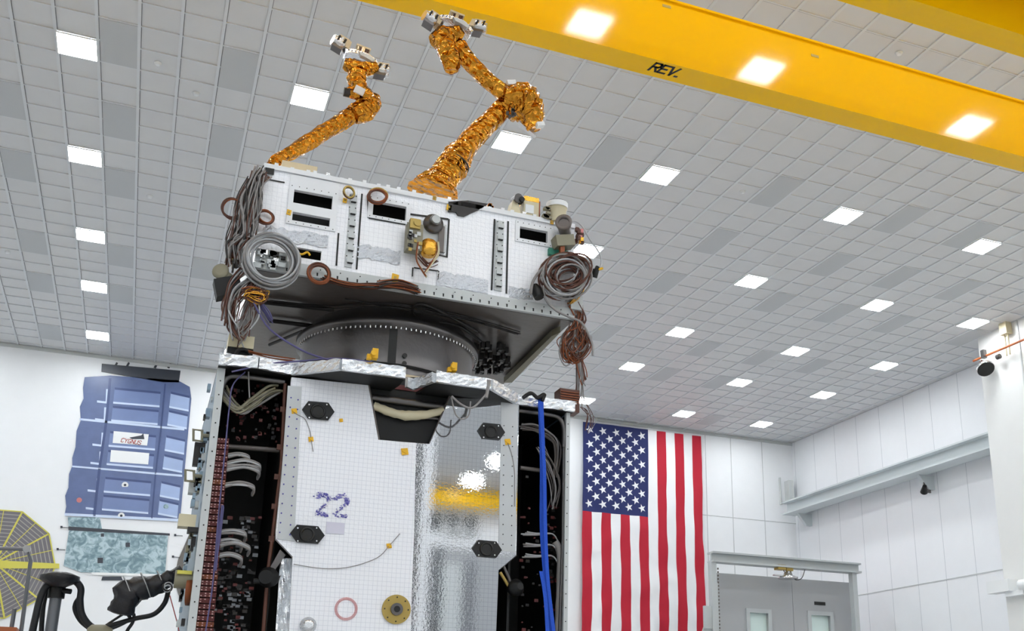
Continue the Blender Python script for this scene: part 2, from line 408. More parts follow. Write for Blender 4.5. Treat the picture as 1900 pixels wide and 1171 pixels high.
build(pl, 'walkway', 'yellow', cr)
for sx in (XR - .75, XL + .3):
    build(MB().box((sx, g2b - .9, gz + .1), (sx + .5, gy1 + .9, gz + .5)), 'end_truck', 'yellow', cr)
# lettering on the underside
GL = {'R': [[(0, 0), (0, 7)], [(0, 7), (3.2, 7), (4, 6), (4, 4.6), (3.2, 3.6), (0, 3.6)], [(1.8, 3.6), (4, 0)]],
      'E': [[(4, 0), (0, 0), (0, 7), (4, 7)], [(0, 3.6), (3.2, 3.6)]], 'V': [[(0, 7), (2, 0), (4, 7)]], '.': [[(.3, 0), (1.2, 0)]],
      'C': [[(4, 6), (3, 7), (1, 7), (0, 6), (0, 1), (1, 0), (3, 0), (4, 1)]], 'Y': [[(0, 7), (2, 3.6), (4, 7)], [(2, 3.6), (2, 0)]], 'G': [[(4, 6), (3, 7), (1, 7), (0, 6), (0, 1), (1, 0), (3, 0), (4, 1), (4, 3), (2.4, 3)]],
      'N': [[(0, 0), (0, 7), (4, 0), (4, 7)]], 'U': [[(0, 7), (0, 1), (1, 0), (3, 0), (4, 1), (4, 7)]], 'S': [[(4, 6), (3, 7), (1, 7), (0, 6), (0, 4.6), (1, 3.7), (3, 3.3), (4, 2.4), (4, 1), (3, 0), (1, 0), (0, 1)]],
      '2': [[(0, 5.6), (1, 7), (3, 7), (4, 5.8), (4, 4.6), (0, 0), (4, 0)]]}
def letters(mb, txt, org, ux, uz, nrm, size, wd=1.3, mi=0, slant=0, adv=5.6):
    org, ux, uz, nrm = Vector(org), Vector(ux), Vector(uz), Vector(nrm); s = size / 7; x0 = 0
    for ch in txt:
        for st in GL.get(ch, []):
            for a, b in zip(st[:-1], st[1:]):
                A = Vector(a); B = Vector(b); d = (B - A).normalized(); n = Vector((-d.y, d.x)) * wd / 2; e = d * wd / 2
                q = [A - e - n, B + e - n, B + e + n, A - e + n]
                mb.prism([org + ux * ((x0 + p.x + p.y * slant) * s) + uz * (p.y * s) for p in q], nrm * .003, mi)
        x0 += adv
a = atz(1204, 124, gz); b = atz(1212, 108, gz)
txt = MB(); letters(txt, 'REV.', (a.x + .02, -5.915, gz - .0031), (1, 0, 0), (0, -1, 0), (0, 0, 1), .15, 1.3, slant=.2, adv=5.2)
build(txt, 'lettering', 'ink', g1)

# runway beam on the right wall
rb = thing('crane_runway_beam', (24.2, 10, 9.1), 'pale grey steel beam running along the right wall toward the room corner', 'beam')
Z1, Z0 = 9.60, 9.14
build(MB().box((23.8, 5.4, Z1 - .05), (24.35, 16.25, Z1)).box((24.03, 5.4, Z0 + .03), (24.1, 16.25, Z1 - .05)).box((23.8, 5.4, Z0), (24.35, 16.25, Z0 + .05)), 'beam', 'runway', rb)
build(MB().box((24.02, 5.4, Z1), (24.12, 16.2, Z1 + .08)), 'rail', 'greymetal', rb)
for y in (15.7, 9.3, 6.1):
    p = [(24.1, y, Z0), (XR, y, Z0), (XR, y, Z0 - .42), (24.45, y, Z0 - .42)]
    build(MB().prism(p, (0, .14, 0)), 'bracket', 'runway', rb)
build(MB().box((24.35, 5.4, Z0 + .1), (XR, 16.2, Z0 + .16)), 'wall_tie', 'runway', rb)
p = atx(1716, 912, 24.3)
t = thing('spotlight', p, 'small dark spotlight hanging under the pale beam on the right wall', 'spotlight')
build(MB().cyl(p + Vector((-.02, .02, -.02)), p + Vector((-.14, -.18, .12)), .11, .06), 'lamp_head', 'black', t)
build(MB().box((p.x - .02, p.y - .02, p.z), (p.x + .02, p.y + .02, Z0)).box((p.x - .02, p.y + .02, p.z - .02), (p.x + .25, p.y + .06, p.z + .1)), 'bracket_arm', 'greymetal', t)

# corner conduit
build(MB().box((24.25, 16.4, 9.75), (24.45, 16.7, 10.5)).cyl((24.0, 16.6, 9.6), (24.0, 16.6, 10.6), .04), 'conduit_box', 'offwhite', None, 'tall pale conduit box in the room corner above the wall beam', 'conduit box')

# ---------------------------------------------------------------- lamp and pipe at the wall bump-out
X1 = 23.17
a = atx(1806, 670, X1 - .25); b = atx(1900, 630, X1 - .25)
build(MB().cyl((a.x, a.y, a.z), a + (b - a) * 1.6, .03), 'conduit_pipe', 'orangepipe', None, 'thin orange-brown conduit pipe rising along the white bump-out at the right edge', 'pipe')
p = atx(1828, 683, X1 - .3)
t = thing('high_bay_lamp', p, 'round black-faced lamp hung from the orange pipe at the right wall', 'lamp')
ax_ = Vector((.25, .75, 1)).normalized()
build(MB().lathe(p, ax_, [(-.06, .2), (-.04, .235), (.02, .23), (.1, .17), (.2, .09), (.3, .07)], 20), 'lamp_shade', 'steel', t)
build(MB().lathe(p - ax_ * .075, ax_, [(0, .2), (.012, .225)], 20), 'lamp_face', 'black', t)
build(MB().box(p + Vector((-.05, -.05, .28)), p + Vector((.06, .06, .5))).cyl(p + Vector((.1, -.35, .2)), p + Vector((.1, -.45, .2)), .07), 'lamp_mount', 'greymetal', t)
p = atx(1871, 610, X1)
build(MB().box((X1 - .2, p.y - .12, p.z - .18), (X1, p.y + .12, p.z + .2)).cyl((X1 - .1, p.y - .05, p.z - .18), (X1 - .1, p.y - .05, p.z - .75), .02).cyl((X1 - .1, p.y + .06, p.z - .18), (X1 - .1, p.y + .06, p.z - .75), .02), 'junction_box', 'cream', None, 'small cream junction box high on the bump-out at the right edge', 'junction box')
a = atx(1848, 1076, X1 - .15); b = atx(1873, 1098, X1 - .15)
wc = thing('wall_camera', (X1 - .1, a.y, b.z), 'white box and bracket on the right-hand bump-out near the lower right edge', 'wall camera')
build(MB().box((X1 - .3, a.y - .55, b.z), (X1, a.y + .2, b.z + .3)), 'housing', 'white', wc)
build(MB().cyl((X1 - .15, a.y - .8, b.z + .12), (X1 - .15, a.y - 1.6, b.z + .1), .13).box((X1 - .2, a.y - .9, b.z - .12), (X1, a.y - .3, b.z)), 'bracket', 'white', wc)

# ---------------------------------------------------------------- flag
FX0, FX1, FZ1 = 16.2, 20.75, 11.78
FL = 7.75; FZ0 = FZ1 - FL; FY = YB - .16
def fl(x, z, off=0):
    q = (FZ1 - z) / FL
    k = .4 + q
    y = FY - k * (.022 * math.sin(x * 9.3 + z * 2.1 + 1.5 * math.sin(z * .9)) + .03 * noise.noise(Vector((x * 1.7, 3.1, z * 1.5))) * 2) - off
    return (x + .02 * math.sin(z * 1.3) * q, y, z)
NX, NZ = 78, 110
vs = [fl(FX0 + (FX1 - FX0) * i / NX, FZ0 + FL * j / NZ) for j in range(NZ + 1) for i in range(NX + 1)]
F = MB(); F.add(vs, [])
for j in range(NZ):
    for i in range(NX):
        z = FZ0 + FL * (j + .5) / NZ; s_ = int(i / NX * 13)
        mi = 2 if (s_ < 7 and z > FZ1 - 3.08) else (0 if s_ % 2 == 0 else 1)
        a_ = j * (NX + 1) + i; F.f.append([a_, a_ + 1, a_ + NX + 2, a_ + NX + 1]); F.m.append(mi); F.sm.append(True)
cw = (FX1 - FX0) * 7 / 13; ch = 3.08
for c in range(9):
    n = 6 if c % 2 == 0 else 5
    for r in range(n):
        cx_ = FX0 + cw * (c + 1) / 10; cz_ = FZ1 - ch * ((r + .5 + (0 if n == 6 else .5)) / 6.0) - 0
        pts = []
        for k in range(10):
            an = math.pi / 2 + k * math.pi / 5 + math.pi / 2; rr = .155 if k % 2 == 0 else .062
            pts.append(Vector(fl(cx_ + math.cos(an) * rr, cz_ + math.sin(an) * rr, .014)))
        F.add(pts + [Vector(fl(cx_, cz_, .014))], [(k, (k + 1) % 10, 10) for k in range(10)], 1)
fo = build(F, 'flag', ['red', 'fwhite', 'navy'], None, 'large American flag hung vertically on the white back wall', 'flag')

# ---------------------------------------------------------------- gantry frame and grey door
gyy = 11.6
def G(x, y): return at(x, y, gyy)
a, b = G(1320, 1030), G(1591, 1050)
gt = thing('gantry_frame', (a.x, gyy, 0), 'pale grey steel gantry beam on two posts in front of the grey doors', 'gantry')
hz = a.z; x0, x1 = G(1318, 1030).x, G(1591, 1045).x
zt, zb = G(1330, 1025).z, G(1330, 1041).z
build(MB().box((x0, gyy - .18, zt - .05), (x1, gyy + .18, zt)).box((x0, gyy - .04, zb), (x1, gyy + .04, zt - .05)).box((x0, gyy - .18, zb - .05), (x1, gyy + .18, zb)), 'cross_beam', 'gantry', gt)
pA = G(1322, 1100).x; pB = G(1584, 1100).x
build(MB().box((pA - .07, gyy - .1, 0), (pA + .1, gyy + .1, zb - .05)).box((pA + .1, gyy - .1, 0), (pA + .13, gyy + .1, zt - .9), 0), 'post', 'gantry', gt)
build(MB().box((pB - .08, gyy - .1, 0), (pB + .08, gyy + .1, zb - .05)), 'post', 'gantry', gt)
k_ = MB()
for i in range(60): k_.box((pA + .13, gyy - .12, .3 + i * .1), (pA + .16, gyy - .08, .35 + i * .1))
build(k_, 'perforated_edge', 'charcoal', gt)
build(MB().prism([(pA - .07, gyy, G(1320, 1128).z), (pA - .75, gyy, G(1320, 1128).z - 1.6), (pA - .75, gyy, G(1320, 1128).z - 1.9), (pA - .07, gyy, G(1320, 1128).z - 1.9)], (0, .05, 0)).box((pA - .3, gyy - .05, 4.5), (pA - .05, gyy + .05, G(1320, 1125).z)), 'brace', 'gantry', gt)
p = G(1455, 1052)
tr = thing('hoist_trolley', p, 'small brown and silver hoist trolley hanging under the grey gantry beam', 'hoist')
build(MB().box((p.x - .28, gyy - .12, p.z - .1), (p.x - .02, gyy + .12, p.z + .04)).box((p.x + .02, gyy - .1, p.z - .12), (p.x + .25, gyy + .1, p.z)), 'motor', 'brass', tr)
q = G(1462, 1068)
build(MB().cyl((p.x, gyy, p.z - .1), (q.x, gyy, q.z), .04).lathe((q.x, gyy, q.z), (0, 0, 1), [(-.1, .3), (-.06, .3), (0, .15), (.12, .1)], 16).box((q.x - .5, gyy - .05, q.z - .04), (q.x, gyy + .05, q.z)), 'hook_block', 'steel', tr)
build(MB().tube(smooth([(p.x + .2, gyy, p.z - .1), (p.x + .35, gyy, p.z - .35), (p.x + .6, gyy, p.z - .3), (p.x + .75, gyy, p.z + .02)], 6), .012, 6), 'power_cable', 'cabledk', tr)
dy = 12.2
def D(x, y): return at(x, y, dy)
da, db = D(1330, 1063), D(1590, 1085)
dd = thing('double_door', ((da.x + db.x) / 2, dy, 0), 'pair of tall plain grey doors with two small upright windows near the right corner of the hall', 'door')
mid = D(1470, 1100).x
for nm, xa, xb, wx0, wx1, wz in (('left', da.x, mid, D(1389, 1140).x, D(1425, 1140).x, D(1400, 1136).z), ('right', mid, db.x, D(1503, 1145).x, D(1540, 1145).x, D(1520, 1141).z)):
    ww = MB().box((xa + .005, dy, 0), (wx0, dy + .3, da.z)).box((wx1, dy, 0), (xb - .005, dy + .3, da.z)).box((wx0, dy, wz), (wx1, dy + .3, da.z)).box((wx0, dy, 0), (wx1, dy + .3, wz - 1.6))
    dp = build(ww, 'door_panel', 'doorgrey', dd)
    fr = MB()
    for bx in (((wx0 - .1, dy - .05, wz - 1.7), (wx0 + .02, dy, wz + .1)), ((wx1 - .02, dy - .05, wz - 1.7), (wx1 + .1, dy, wz + .1)), ((wx0 + .02, dy - .05, wz - .02), (wx1 - .02, dy, wz + .1)), ((wx0 + .02, dy - .05, wz - 1.7), (wx1 - .02, dy, wz - 1.58))): fr.box(*bx)
    build(fr, 'window_frame', 'gantry', dp)
    build(MB().box((wx0, dy + .1, wz - 1.6), (wx1, dy + .12, wz)), 'window_pane', 'glass', dp)
    if nm == 'right':
        p = D(1521, 1120); build(MB().box((p.x - .2, dy - .012, p.z - .05), (p.x + .2, dy - .002, p.z + .05)), 'nameplate', 'ink', dp)

# ---------------------------------------------------------------- spacecraft mural on the back wall
my = YB - .02
def W(x, y, o=0): return at(x, y, my - o)
mu = thing('wall_mural', (2, my, 6), 'large printed mural of a blue cylindrical spacecraft on the white back wall', 'mural')
def pp(mb, pts, mi=0, o=0, th=.008): mb.prism([W(x, y, o) for x, y in pts], (0, -th, 0), mi)
B = MB()
pp(B, [(157, 700), (205, 697), (330, 706), (352, 718), (355, 740), (334, 965), (226, 963), (120, 955), (123, 940), (121, 920), (127, 905), (128, 880), (134, 865), (134, 850), (140, 830), (142, 800), (150, 780), (148, 755), (155, 740), (154, 720)])
body = build(B, 'printed_hull', 'blueprint', mu)
B = MB()
for x0_, x1_, y0_, y1_ in ((212, 298, 726, 745), (208, 293, 757, 775), (205, 290, 845, 862)): pass
rows = [(722, 748), (756, 781), (803, 828), (838, 862), (888, 913), (921, 946)]
for (ya, yb) in rows:
    s_ = (ya - 722) * -.105
    for (xa, xb, dyy) in ((213, 298, 0), (317, 352, 13)):
        pts = [(xa + s_, ya + dyy * .6 - 2), (xb + s_, ya + 8 + dyy * .6 - 2), (xb - 2 + s_, yb + 6 + dyy * .6), (xa - 3 + s_, yb - 1 + dyy * .6)]
        pp(B, pts, 0 if xa < 300 else 3, .008, .003)
        lo = [(pts[3][0], pts[3][1] - 1.5), (pts[2][0], pts[2][1] - 1.5), (pts[2][0], pts[2][1] + 2), (pts[3][0], pts[3][1] + 2)]
        pp(B, lo, 1, .011, .003)
        up = [(pts[0][0], pts[0][1] - 1), (pts[1][0], pts[1][1] - 1), (pts[1][0], pts[1][1] + 3), (pts[0][0], pts[0][1] + 3)]
        pp(B, up, 2, .011, .003)
    pp(B, [(180 + s_, yb - 5), (196 + s_, yb - 3), (197 + s_, ya), (201 + s_, ya), (199 + s_, yb + 1), (180 + s_, yb - 1)], 1, .008, .004)
build(B, 'printed_panels', ['bluemid', 'bluelite', 'bluedark', 'bluepale'], mu)
B = MB()
for pts in ([(148, 776), (342, 795), (342, 799), (148, 780)], [(134, 864), (338, 881), (338, 885), (134, 867)], [(120, 952), (334, 963), (334, 968), (120, 957)]): pp(B, pts, 0, .014, .003)
for pts in ([(207, 702), (200, 780), (187, 870), (177, 958), (172, 958), (182, 870), (195, 780), (202, 702)], [(308, 712), (301, 790), (290, 880), (283, 962), (280, 962), (287, 880), (298, 790), (305, 712)]): pp(B, pts, 1, .014, .003)
build(B, 'printed_bands', ['bluelite', 'bluedark'], mu)
B = MB(); pp(B, [(189, 675), (335, 688), (332, 710), (300, 709), (188, 690)]);
for x in (210, 232, 285, 310): pp(B, [(x, 682), (x + 6, 672), (x + 9, 674), (x + 4, 684)])
build(B, 'printed_docking_ring', 'printblk', mu)
B = MB(); pp(B, [(211, 800), (276, 806), (273, 827), (209, 822)], 0, .018, .004); pp(B, [(206, 835), (277, 841), (275, 862), (204, 857)], 0, .018, .004)
p0 = W(224, 820, .023); letters(B, 'CYGNUS', p0, (1, 0, -.05), (0, 0, 1), (0, -1, 0), .115, 1.1, 1, slant=.25)
pp(B, [(240, 812), (262, 808), (266, 804), (268, 815), (245, 815)], 2, .023, .003)
build(B, 'printed_label', ['printwhite', 'printred', 'printblk'], mu)
for x, y, c in ((232, 900, 'printwhite'), (225, 957, 'printwhite'), (147, 928, 'printpink'), (308, 940, 'foilprint')):
    B = MB().cyl(W(x, y, .018), W(x, y, .022), .09 if c == 'printwhite' else .07)
    if c == 'printwhite': B.cyl(W(x, y, .023), W(x, y, .026), .035, mi=1)
    build(B, 'printed_dot', [c, 'printblk'], mu)
B = MB(); pp(B, [(126, 960), (185, 960), (190, 985), (312, 992), (306, 1066), (150, 1062), (118, 1050), (128, 985)]); 
sm_ = build(B, 'printed_service_module', 'foilprint', mu)
B = MB()
for x, y, s_ in ((237, 1011, 4), (186, 1040, 5), (190, 993, 3)): pp(B, [(x - s_, y - s_), (x + s_, y - s_), (x + s_, y + s_), (x - s_, y + s_)], 0, .01, .004)
pp(B, [(127, 977), (315, 990), (315, 994), (127, 984)], 0, .01, .004)
pp(B, [(170, 1062), (310, 1066), (310, 1070), (170, 1067)], 1, .01, .004)
pp(B, [(190, 1070), (225, 1070), (228, 1077), (188, 1077)], 0, .0, .004)
for x, y in ((114, 978), (107, 1019), (325, 993), (321, 1033)): pp(B, [(x - 2, y - 2), (x + 2, y - 2), (x + 2, y + 2), (x - 2, y + 2)], 0); pp(B, [(x, y), (x + 14, y + 1), (x + 14, y + 2), (x, y + 1)], 0)
build(B, 'printed_fittings', ['printblk', 'printwhite'], mu)
# round fan array at the left
cxa, cya = W(-10, 1045).x, W(-10, 1045).z
RR = W(103, 1050).x - cxa
B = MB()
nn = 10
ring = [Vector((cxa + RR * math.cos(2 * math.pi * (i) / nn + .0), my, cya + RR * 1.02 * math.sin(2 * math.pi * (i) / nn))) for i in range(nn)]
for i in range(nn):
    A, C_ = ring[i], ring[(i + 1) % nn]; O = Vector((cxa, my, cya))
    B.prism([O, A, C_], (0, -.008, 0), 0)
    for k in range(1, 14):                       # printed cell rows of every fan blade
        q0, q1 = O + (A - O) * (k / 14), O + (C_ - O) * (k / 14)
        e = (A - O).normalized() * .012
        B.prism([v_ + Vector((0, -.008, 0)) for v_ in (q0 - e, q1 - e, q1 + e, q0 + e)], (0, -.002, 0), 2)
for i in range(nn):
    A, C_ = ring[i], ring[(i + 1) % nn]
    for P_, Q_, wv in ((O, A, .022), (A, C_, .016), (O, (A + C_) / 2, .009)):
        d = (Q_ - P_).normalized(); n_ = Vector((-d.z, 0, d.x)) * wv
        B.prism([v_ + Vector((0, -.011, 0)) for v_ in (P_ - n_, Q_ - n_, Q_ + n_, P_ + n_)], (0, -.004, 0), 1)
build(B, 'printed_solar_array', [mat('array_cell', '#757278', .5, vary=.2), 'arrayyel', mat('array_line', '#a7a49c', .5)], mu)
B = MB(); pp(B, [(0, 1040), (110, 1046), (110, 1055), (0, 1055)], 0, .018, .006); build(B, 'printed_boom', 'arrayyel', mu)
B = MB(); pp(B, [(356, 980), (330, 1040), (322, 1075), (340, 1130), (352, 1150), (372, 1150), (372, 980)]); build(B, 'printed_solar_array', [mat('array_cell_far', '#6b6864', .5, vary=.2)], mu)

# ---------------------------------------------------------------- spacecraft bus
Y0 = -7.43
def F0(x, y, o=0.): return at(x, y, Y0 - o)
YK = -5.41
bz0, bz1 = 1.0, 4.2
bus = thing('spacecraft_bus', (4.7, -6.4, bz0), 'tall box-shaped lower body of the satellite with open dark bays beside a mirrored white panel', 'spacecraft')
BX0, BX1 = 3.27, 6.14
# side walls, back and interior
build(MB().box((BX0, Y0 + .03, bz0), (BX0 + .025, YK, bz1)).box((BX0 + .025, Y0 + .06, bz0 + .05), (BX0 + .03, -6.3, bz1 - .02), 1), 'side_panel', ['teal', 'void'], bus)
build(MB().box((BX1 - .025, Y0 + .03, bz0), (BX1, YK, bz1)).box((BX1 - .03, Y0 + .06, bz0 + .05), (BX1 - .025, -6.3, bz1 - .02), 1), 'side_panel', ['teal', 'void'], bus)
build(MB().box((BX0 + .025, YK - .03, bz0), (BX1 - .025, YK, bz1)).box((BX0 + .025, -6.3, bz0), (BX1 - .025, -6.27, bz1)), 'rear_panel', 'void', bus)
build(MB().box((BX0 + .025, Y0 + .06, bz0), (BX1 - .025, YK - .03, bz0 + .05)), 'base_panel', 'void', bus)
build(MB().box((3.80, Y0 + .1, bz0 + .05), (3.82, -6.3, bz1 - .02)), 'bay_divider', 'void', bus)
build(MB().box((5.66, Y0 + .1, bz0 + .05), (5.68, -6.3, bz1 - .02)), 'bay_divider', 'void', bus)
def dots(mb, x, z0, z1, st, y, r=.0045, mi=1, jx=0):
    z = z0; k = 0
    while z < z1:
        mb.cyl((x + (jx if k % 2 else 0), y, z), (x + (jx if k % 2 else 0), y - .002, z), r, seg=6, mi=mi); z += st; k += 1
fp = MB().box((BX0, Y0 - .01, bz0), (BX0 + .055, Y0 + .03, bz1 + .02)); dots(fp, BX0 + .028, 1.9, 4.15, .11, Y0 - .01, .006)
build(fp, 'corner_post', ['offwhite', 'ink'], bus)
fp = MB().box((BX1 - .035, Y0 - .01, bz0), (BX1, Y0 + .03, bz1 + .02)); dots(fp, BX1 - .018, 1.9, 4.15, .11, Y0 - .01, .005)
build(fp, 'corner_post', ['offwhite', 'ink'], bus)
# top deck with eight-sided nose
DZ = 4.20
deck = [(3.27, -7.50), (3.55, -7.53), (3.82, -7.47), (4.14, -7.75), (4.63, -7.75), (4.63, -7.58), (4.60, -7.40), (4.80, -7.38), (4.87, -7.76), (5.32, -7.76), (5.64, -7.46), (6.16, -7.47), (6.16, YK), (3.27, YK)]
dk = thing('x', (0, 0, 0), None, None) if False else None
build(MB().prism([(x, y, DZ) for x, y in deck], (0, 0, .02)), 'deck_plate', 'void', bus)
rail = MB()
def band(pts, z0, z1, th, mi=0):
    for (xa, ya), (xb, yb) in zip(pts[:-1], pts[1:]):
        d = Vector((xb - xa, yb - ya, 0)); n_ = Vector((d.y, -d.x, 0)).normalized() * th; L_ = max(1, int(d.length / .03)); 
        vs = []
        for i in range(L_ + 1):
            q = Vector((xa, ya, 0)) + d * i / L_
            for j in range(5):
                zz = z0 + (z1 - z0) * j / 4; jj = .006 * noise.noise(Vector((q.x * 40, q.y * 40, zz * 50)))
                vs.append(q + n_ * (1 + jj * 60) + Vector((0, 0, zz + jj)))
            vs.append(q + Vector((0, 0, z1))); vs.append(q + Vector((0, 0, z0)))
        fs = []
        for i in range(L_):
            for j in range(7):
                a_ = i * 7 + j; b_ = i * 7 + (j + 1) % 7; fs.append((a_, a_ + 7, b_ + 7, b_))
        fs += [tuple(range(6, -1, -1)), tuple(range(L_ * 7, L_ * 7 + 7))]
        rail.add(vs, fs, mi)
band(deck[0:5], 4.20, 4.29, .03)
build(rail, 'foil_edge', 'silver', bus, label='bright crinkled foil edge')
rail = MB(); band([deck[8], deck[9], deck[10], deck[11]], 4.20, 4.29, .03); band([(4.68, -7.55), (4.76, -7.50), (4.87, -7.76)], 4.20, 4.28, .03)
build(rail, 'foil_edge', 'silver', bus, label='bright crinkled foil edge')
rail = MB(); rail.box((4.63, -7.42, 4.22), (4.87, -7.36, 4.26))
for i in range(60): 
    x = 4.62 + rnd.random() * .6; rail.box((x, -7.37, 4.26 + rnd.random() * .04), (x + .02, -7.3, 4.31 + rnd.random() * .03))
build(rail, 'connector_row', 'connector', bus)

# front panel: left white film part and right mirror part, one notched outline
def PZ(x, y): p = F0(x, y, .06); return p
Lp = [(541, 700), (683, 715), (702, 816), (744, 820), (772, 822), (768, 1000), (764, 1100), (762, 1240), (533, 1240), (543, 1033), (512, 1000), (512, 985)]
pan = build(MB().prism([PZ(*q) for q in Lp], (0, .05, 0)), 'front_panel', 'film', bus, label='white gridded film panel')
Rp = [(772, 822), (797, 824), (835, 738), (952, 744), (963, 752), (958, 1030), (925, 1058), (918, 1240), (762, 1240), (764, 1100), (768, 1000)]
build(MB().prism([PZ(*q) for q in Rp], (0, .05, 0)), 'mirror_panel', 'mirror', bus, label='mirror-like silver film panel')
# perforated strips
s1 = MB(); q = [F0(548, 718, .062), F0(562, 722, .062), F0(544, 1002, .062), F0(514, 998, .062), F0(532, 840, .062)]
s1.prism([F0(534, 716, .062), F0(560, 718, .062), F0(546, 1005, .062), F0(514, 1000, .062)], (0, -.004, 0), 0)
for i in range(15):
    t_ = i / 14; A = F0(540 - 21 * t_, 738 + 250 * t_, .068); B_ = F0(553 - 15 * t_, 742 + 250 * t_, .068)
    s1.cyl(A, A + Vector((0, -.003, 0)), .006, seg=6, mi=1); s1.cyl(B_, B_ + Vector((0, -.003, 0)), .006, seg=6, mi=1)
build(s1, 'rivet_strip', ['strip', 'rivet_reflection'], pan)
s1 = MB(); s1.prism([F0(930, 745, .062), F0(961, 752, .062), F0(956, 1025, .062), F0(925, 1022, .062)], (0, -.004, 0), 0)
for i in range(13):
    t_ = i / 12; A = F0(935 - 2 * t_, 790 + 220 * t_, .068); B_ = F0(951 - 2 * t_, 792 + 220 * t_, .068)
    s1.cyl(A, A + Vector((0, -.003, 0)), .005, seg=6, mi=1); s1.cyl(B_, B_ + Vector((0, -.003, 0)), .005, seg=6, mi=1)
build(s1, 'rivet_strip', ['strip', 'ink'], pan)
# hexagonal ports
for cx_, cy_, hw, hh in ((590, 763, 30, 16), (911, 801, 25, 14), (570, 992, 32, 16), (903, 1019, 27, 15)):
    hx = MB(); pts = [F0(cx_ + a_ * hw, cy_ + b_ * hh + a_ * 2.5, .062) for a_, b_ in ((-1, 0), (-.62, -1), (.62, -1), (1, 0), (.62, 1), (-.62, 1))]
    hx.prism(pts, (0, -.02, 0), 0)
    c = F0(cx_, cy_, .085); hx.torus(c, (0, 1, 0), hh * .75 * mpp(c), .009, mi=1); hx.cyl(c, c + Vector((0, .01, 0)), hh * .62 * mpp(c), mi=1)
    for a_, b_ in ((-.62, -1), (.62, -1), (.62, 1), (-.62, 1)):
        d = F0(cx_ + a_ * hw * .88, cy_ + b_ * hh * .75, .083); hx.cyl(d, d + Vector((0, -.004, 0)), .006, seg=6, mi=2)
    build(hx, 'hexagonal_port', ['black', 'ink', 'steel'], pan)
# brass flange, target rings and small marks
c = F0(735, 1131, .063); r_ = 27 * mpp(c)
fg = MB().cyl(c, c + Vector((0, -.012, 0)), r_, seg=32).cyl(c + Vector((0, -.012, 0)), c + Vector((0, -.03, 0)), r_ * .42, seg=24, mi=1).cyl(c + Vector((0, -.03, 0)), c + Vector((0, -.032, 0)), r_ * .22, seg=20, mi=2)
for k in range(8): a_ = k * math.pi / 4; d = c + Vector((math.cos(a_), 0, math.sin(a_))) * r_ * .82 + Vector((0, -.012, 0)); fg.cyl(d, d + Vector((0, -.003, 0)), .006, seg=6, mi=2)
build(fg, 'round_flange', ['brass', 'greymetal', 'ink'], pan)
c = F0(571, 1161, .063); build(MB().lathe(c, (0, -1, 0), [(0, .06), (.02, .06), (.03, .04), (.05, .04), (.055, .02)], 20), 'foil_knob', 'silver', pan)
st = MB(); o = F0(632, 948, .063); r3 = random.Random(4); o2 = F0(586, 953, .062)  # blurry blue reflection in the film, painted on as coloured flecks
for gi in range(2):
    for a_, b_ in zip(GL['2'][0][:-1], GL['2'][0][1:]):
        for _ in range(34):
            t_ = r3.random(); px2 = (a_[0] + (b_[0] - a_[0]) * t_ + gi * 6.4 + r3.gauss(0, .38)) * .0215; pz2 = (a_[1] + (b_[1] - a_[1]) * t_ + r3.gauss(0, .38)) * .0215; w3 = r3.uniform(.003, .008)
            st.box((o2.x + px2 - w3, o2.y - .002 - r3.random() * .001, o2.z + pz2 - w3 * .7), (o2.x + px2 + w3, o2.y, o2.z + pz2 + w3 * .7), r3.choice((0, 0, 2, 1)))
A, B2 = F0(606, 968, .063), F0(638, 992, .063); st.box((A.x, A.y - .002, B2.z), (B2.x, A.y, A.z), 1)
build(st, 'blue_reflection', ['reflectblot', 'paleblot', 'rivet_reflection'], pan)
c = F0(642, 1130, .062); ring_ = MB()
for k in range(3): ring_.torus(c + Vector((0, -.004, 0)), (0, 1, 0), .068 + k * .007, .002, 30)
build(ring_, 'circle_marking', 'printpink', pan)
for x, y, s_ in ((546, 763, .02), (577, 815, .018), (751, 838, .026), (633, 780, .013), (722, 1013, .018), (942, 820, .024)):
    c = F0(x, y, .066); st = MB().obox(c, (s_, 0, s_ * .2), (0, .003, 0), (-s_ * .2, 0, s_)).obox(c + Vector((0, -.006, 0)), (s_ * .9, 0, -s_ * .5), (0, .002, 0), (s_ * .2, 0, s_ * .35))
    build(st, 'tape_tag', 'tag', pan)
for pts_ in (((545, 765), (553, 770), (566, 778), (575, 800), (578, 820), (581, 838)), ((545, 1047), (600, 1055), (650, 1052), (700, 1035), (722, 1013), (742, 990)), ((942, 822), (950, 845), (955, 880), (955, 940))):
    build(MB().tube(smooth([F0(x, y, .07) for x, y in pts_], 5), .003, 5), 'loose_wire', 'cable', pan)
# notch interior
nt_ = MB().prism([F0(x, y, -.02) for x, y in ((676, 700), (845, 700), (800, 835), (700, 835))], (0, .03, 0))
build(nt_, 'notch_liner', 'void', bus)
e_ = MB(); A = [F0(x, y, .045) for x, y in ((683, 712), (703, 818), (797, 826), (835, 736))]
e_.tube(A, .012, 6); build(e_, 'notch_edge', 'charcoal', bus)
build(MB().cyl(F0(690, 738, 0), F0(832, 757, 0), .03).cyl(F0(712, 768, .0), F0(818, 778, .0), .012), 'cross_tube', 'greymetal', bus)
e_ = MB().tube(smooth([F0(x, y, .02) for x, y in ((693, 752), (715, 762), (745, 770), (785, 770), (822, 762))], 6), .032, 10, crumple=.25); build(e_, 'wrapped_pipe', 'cream', bus)

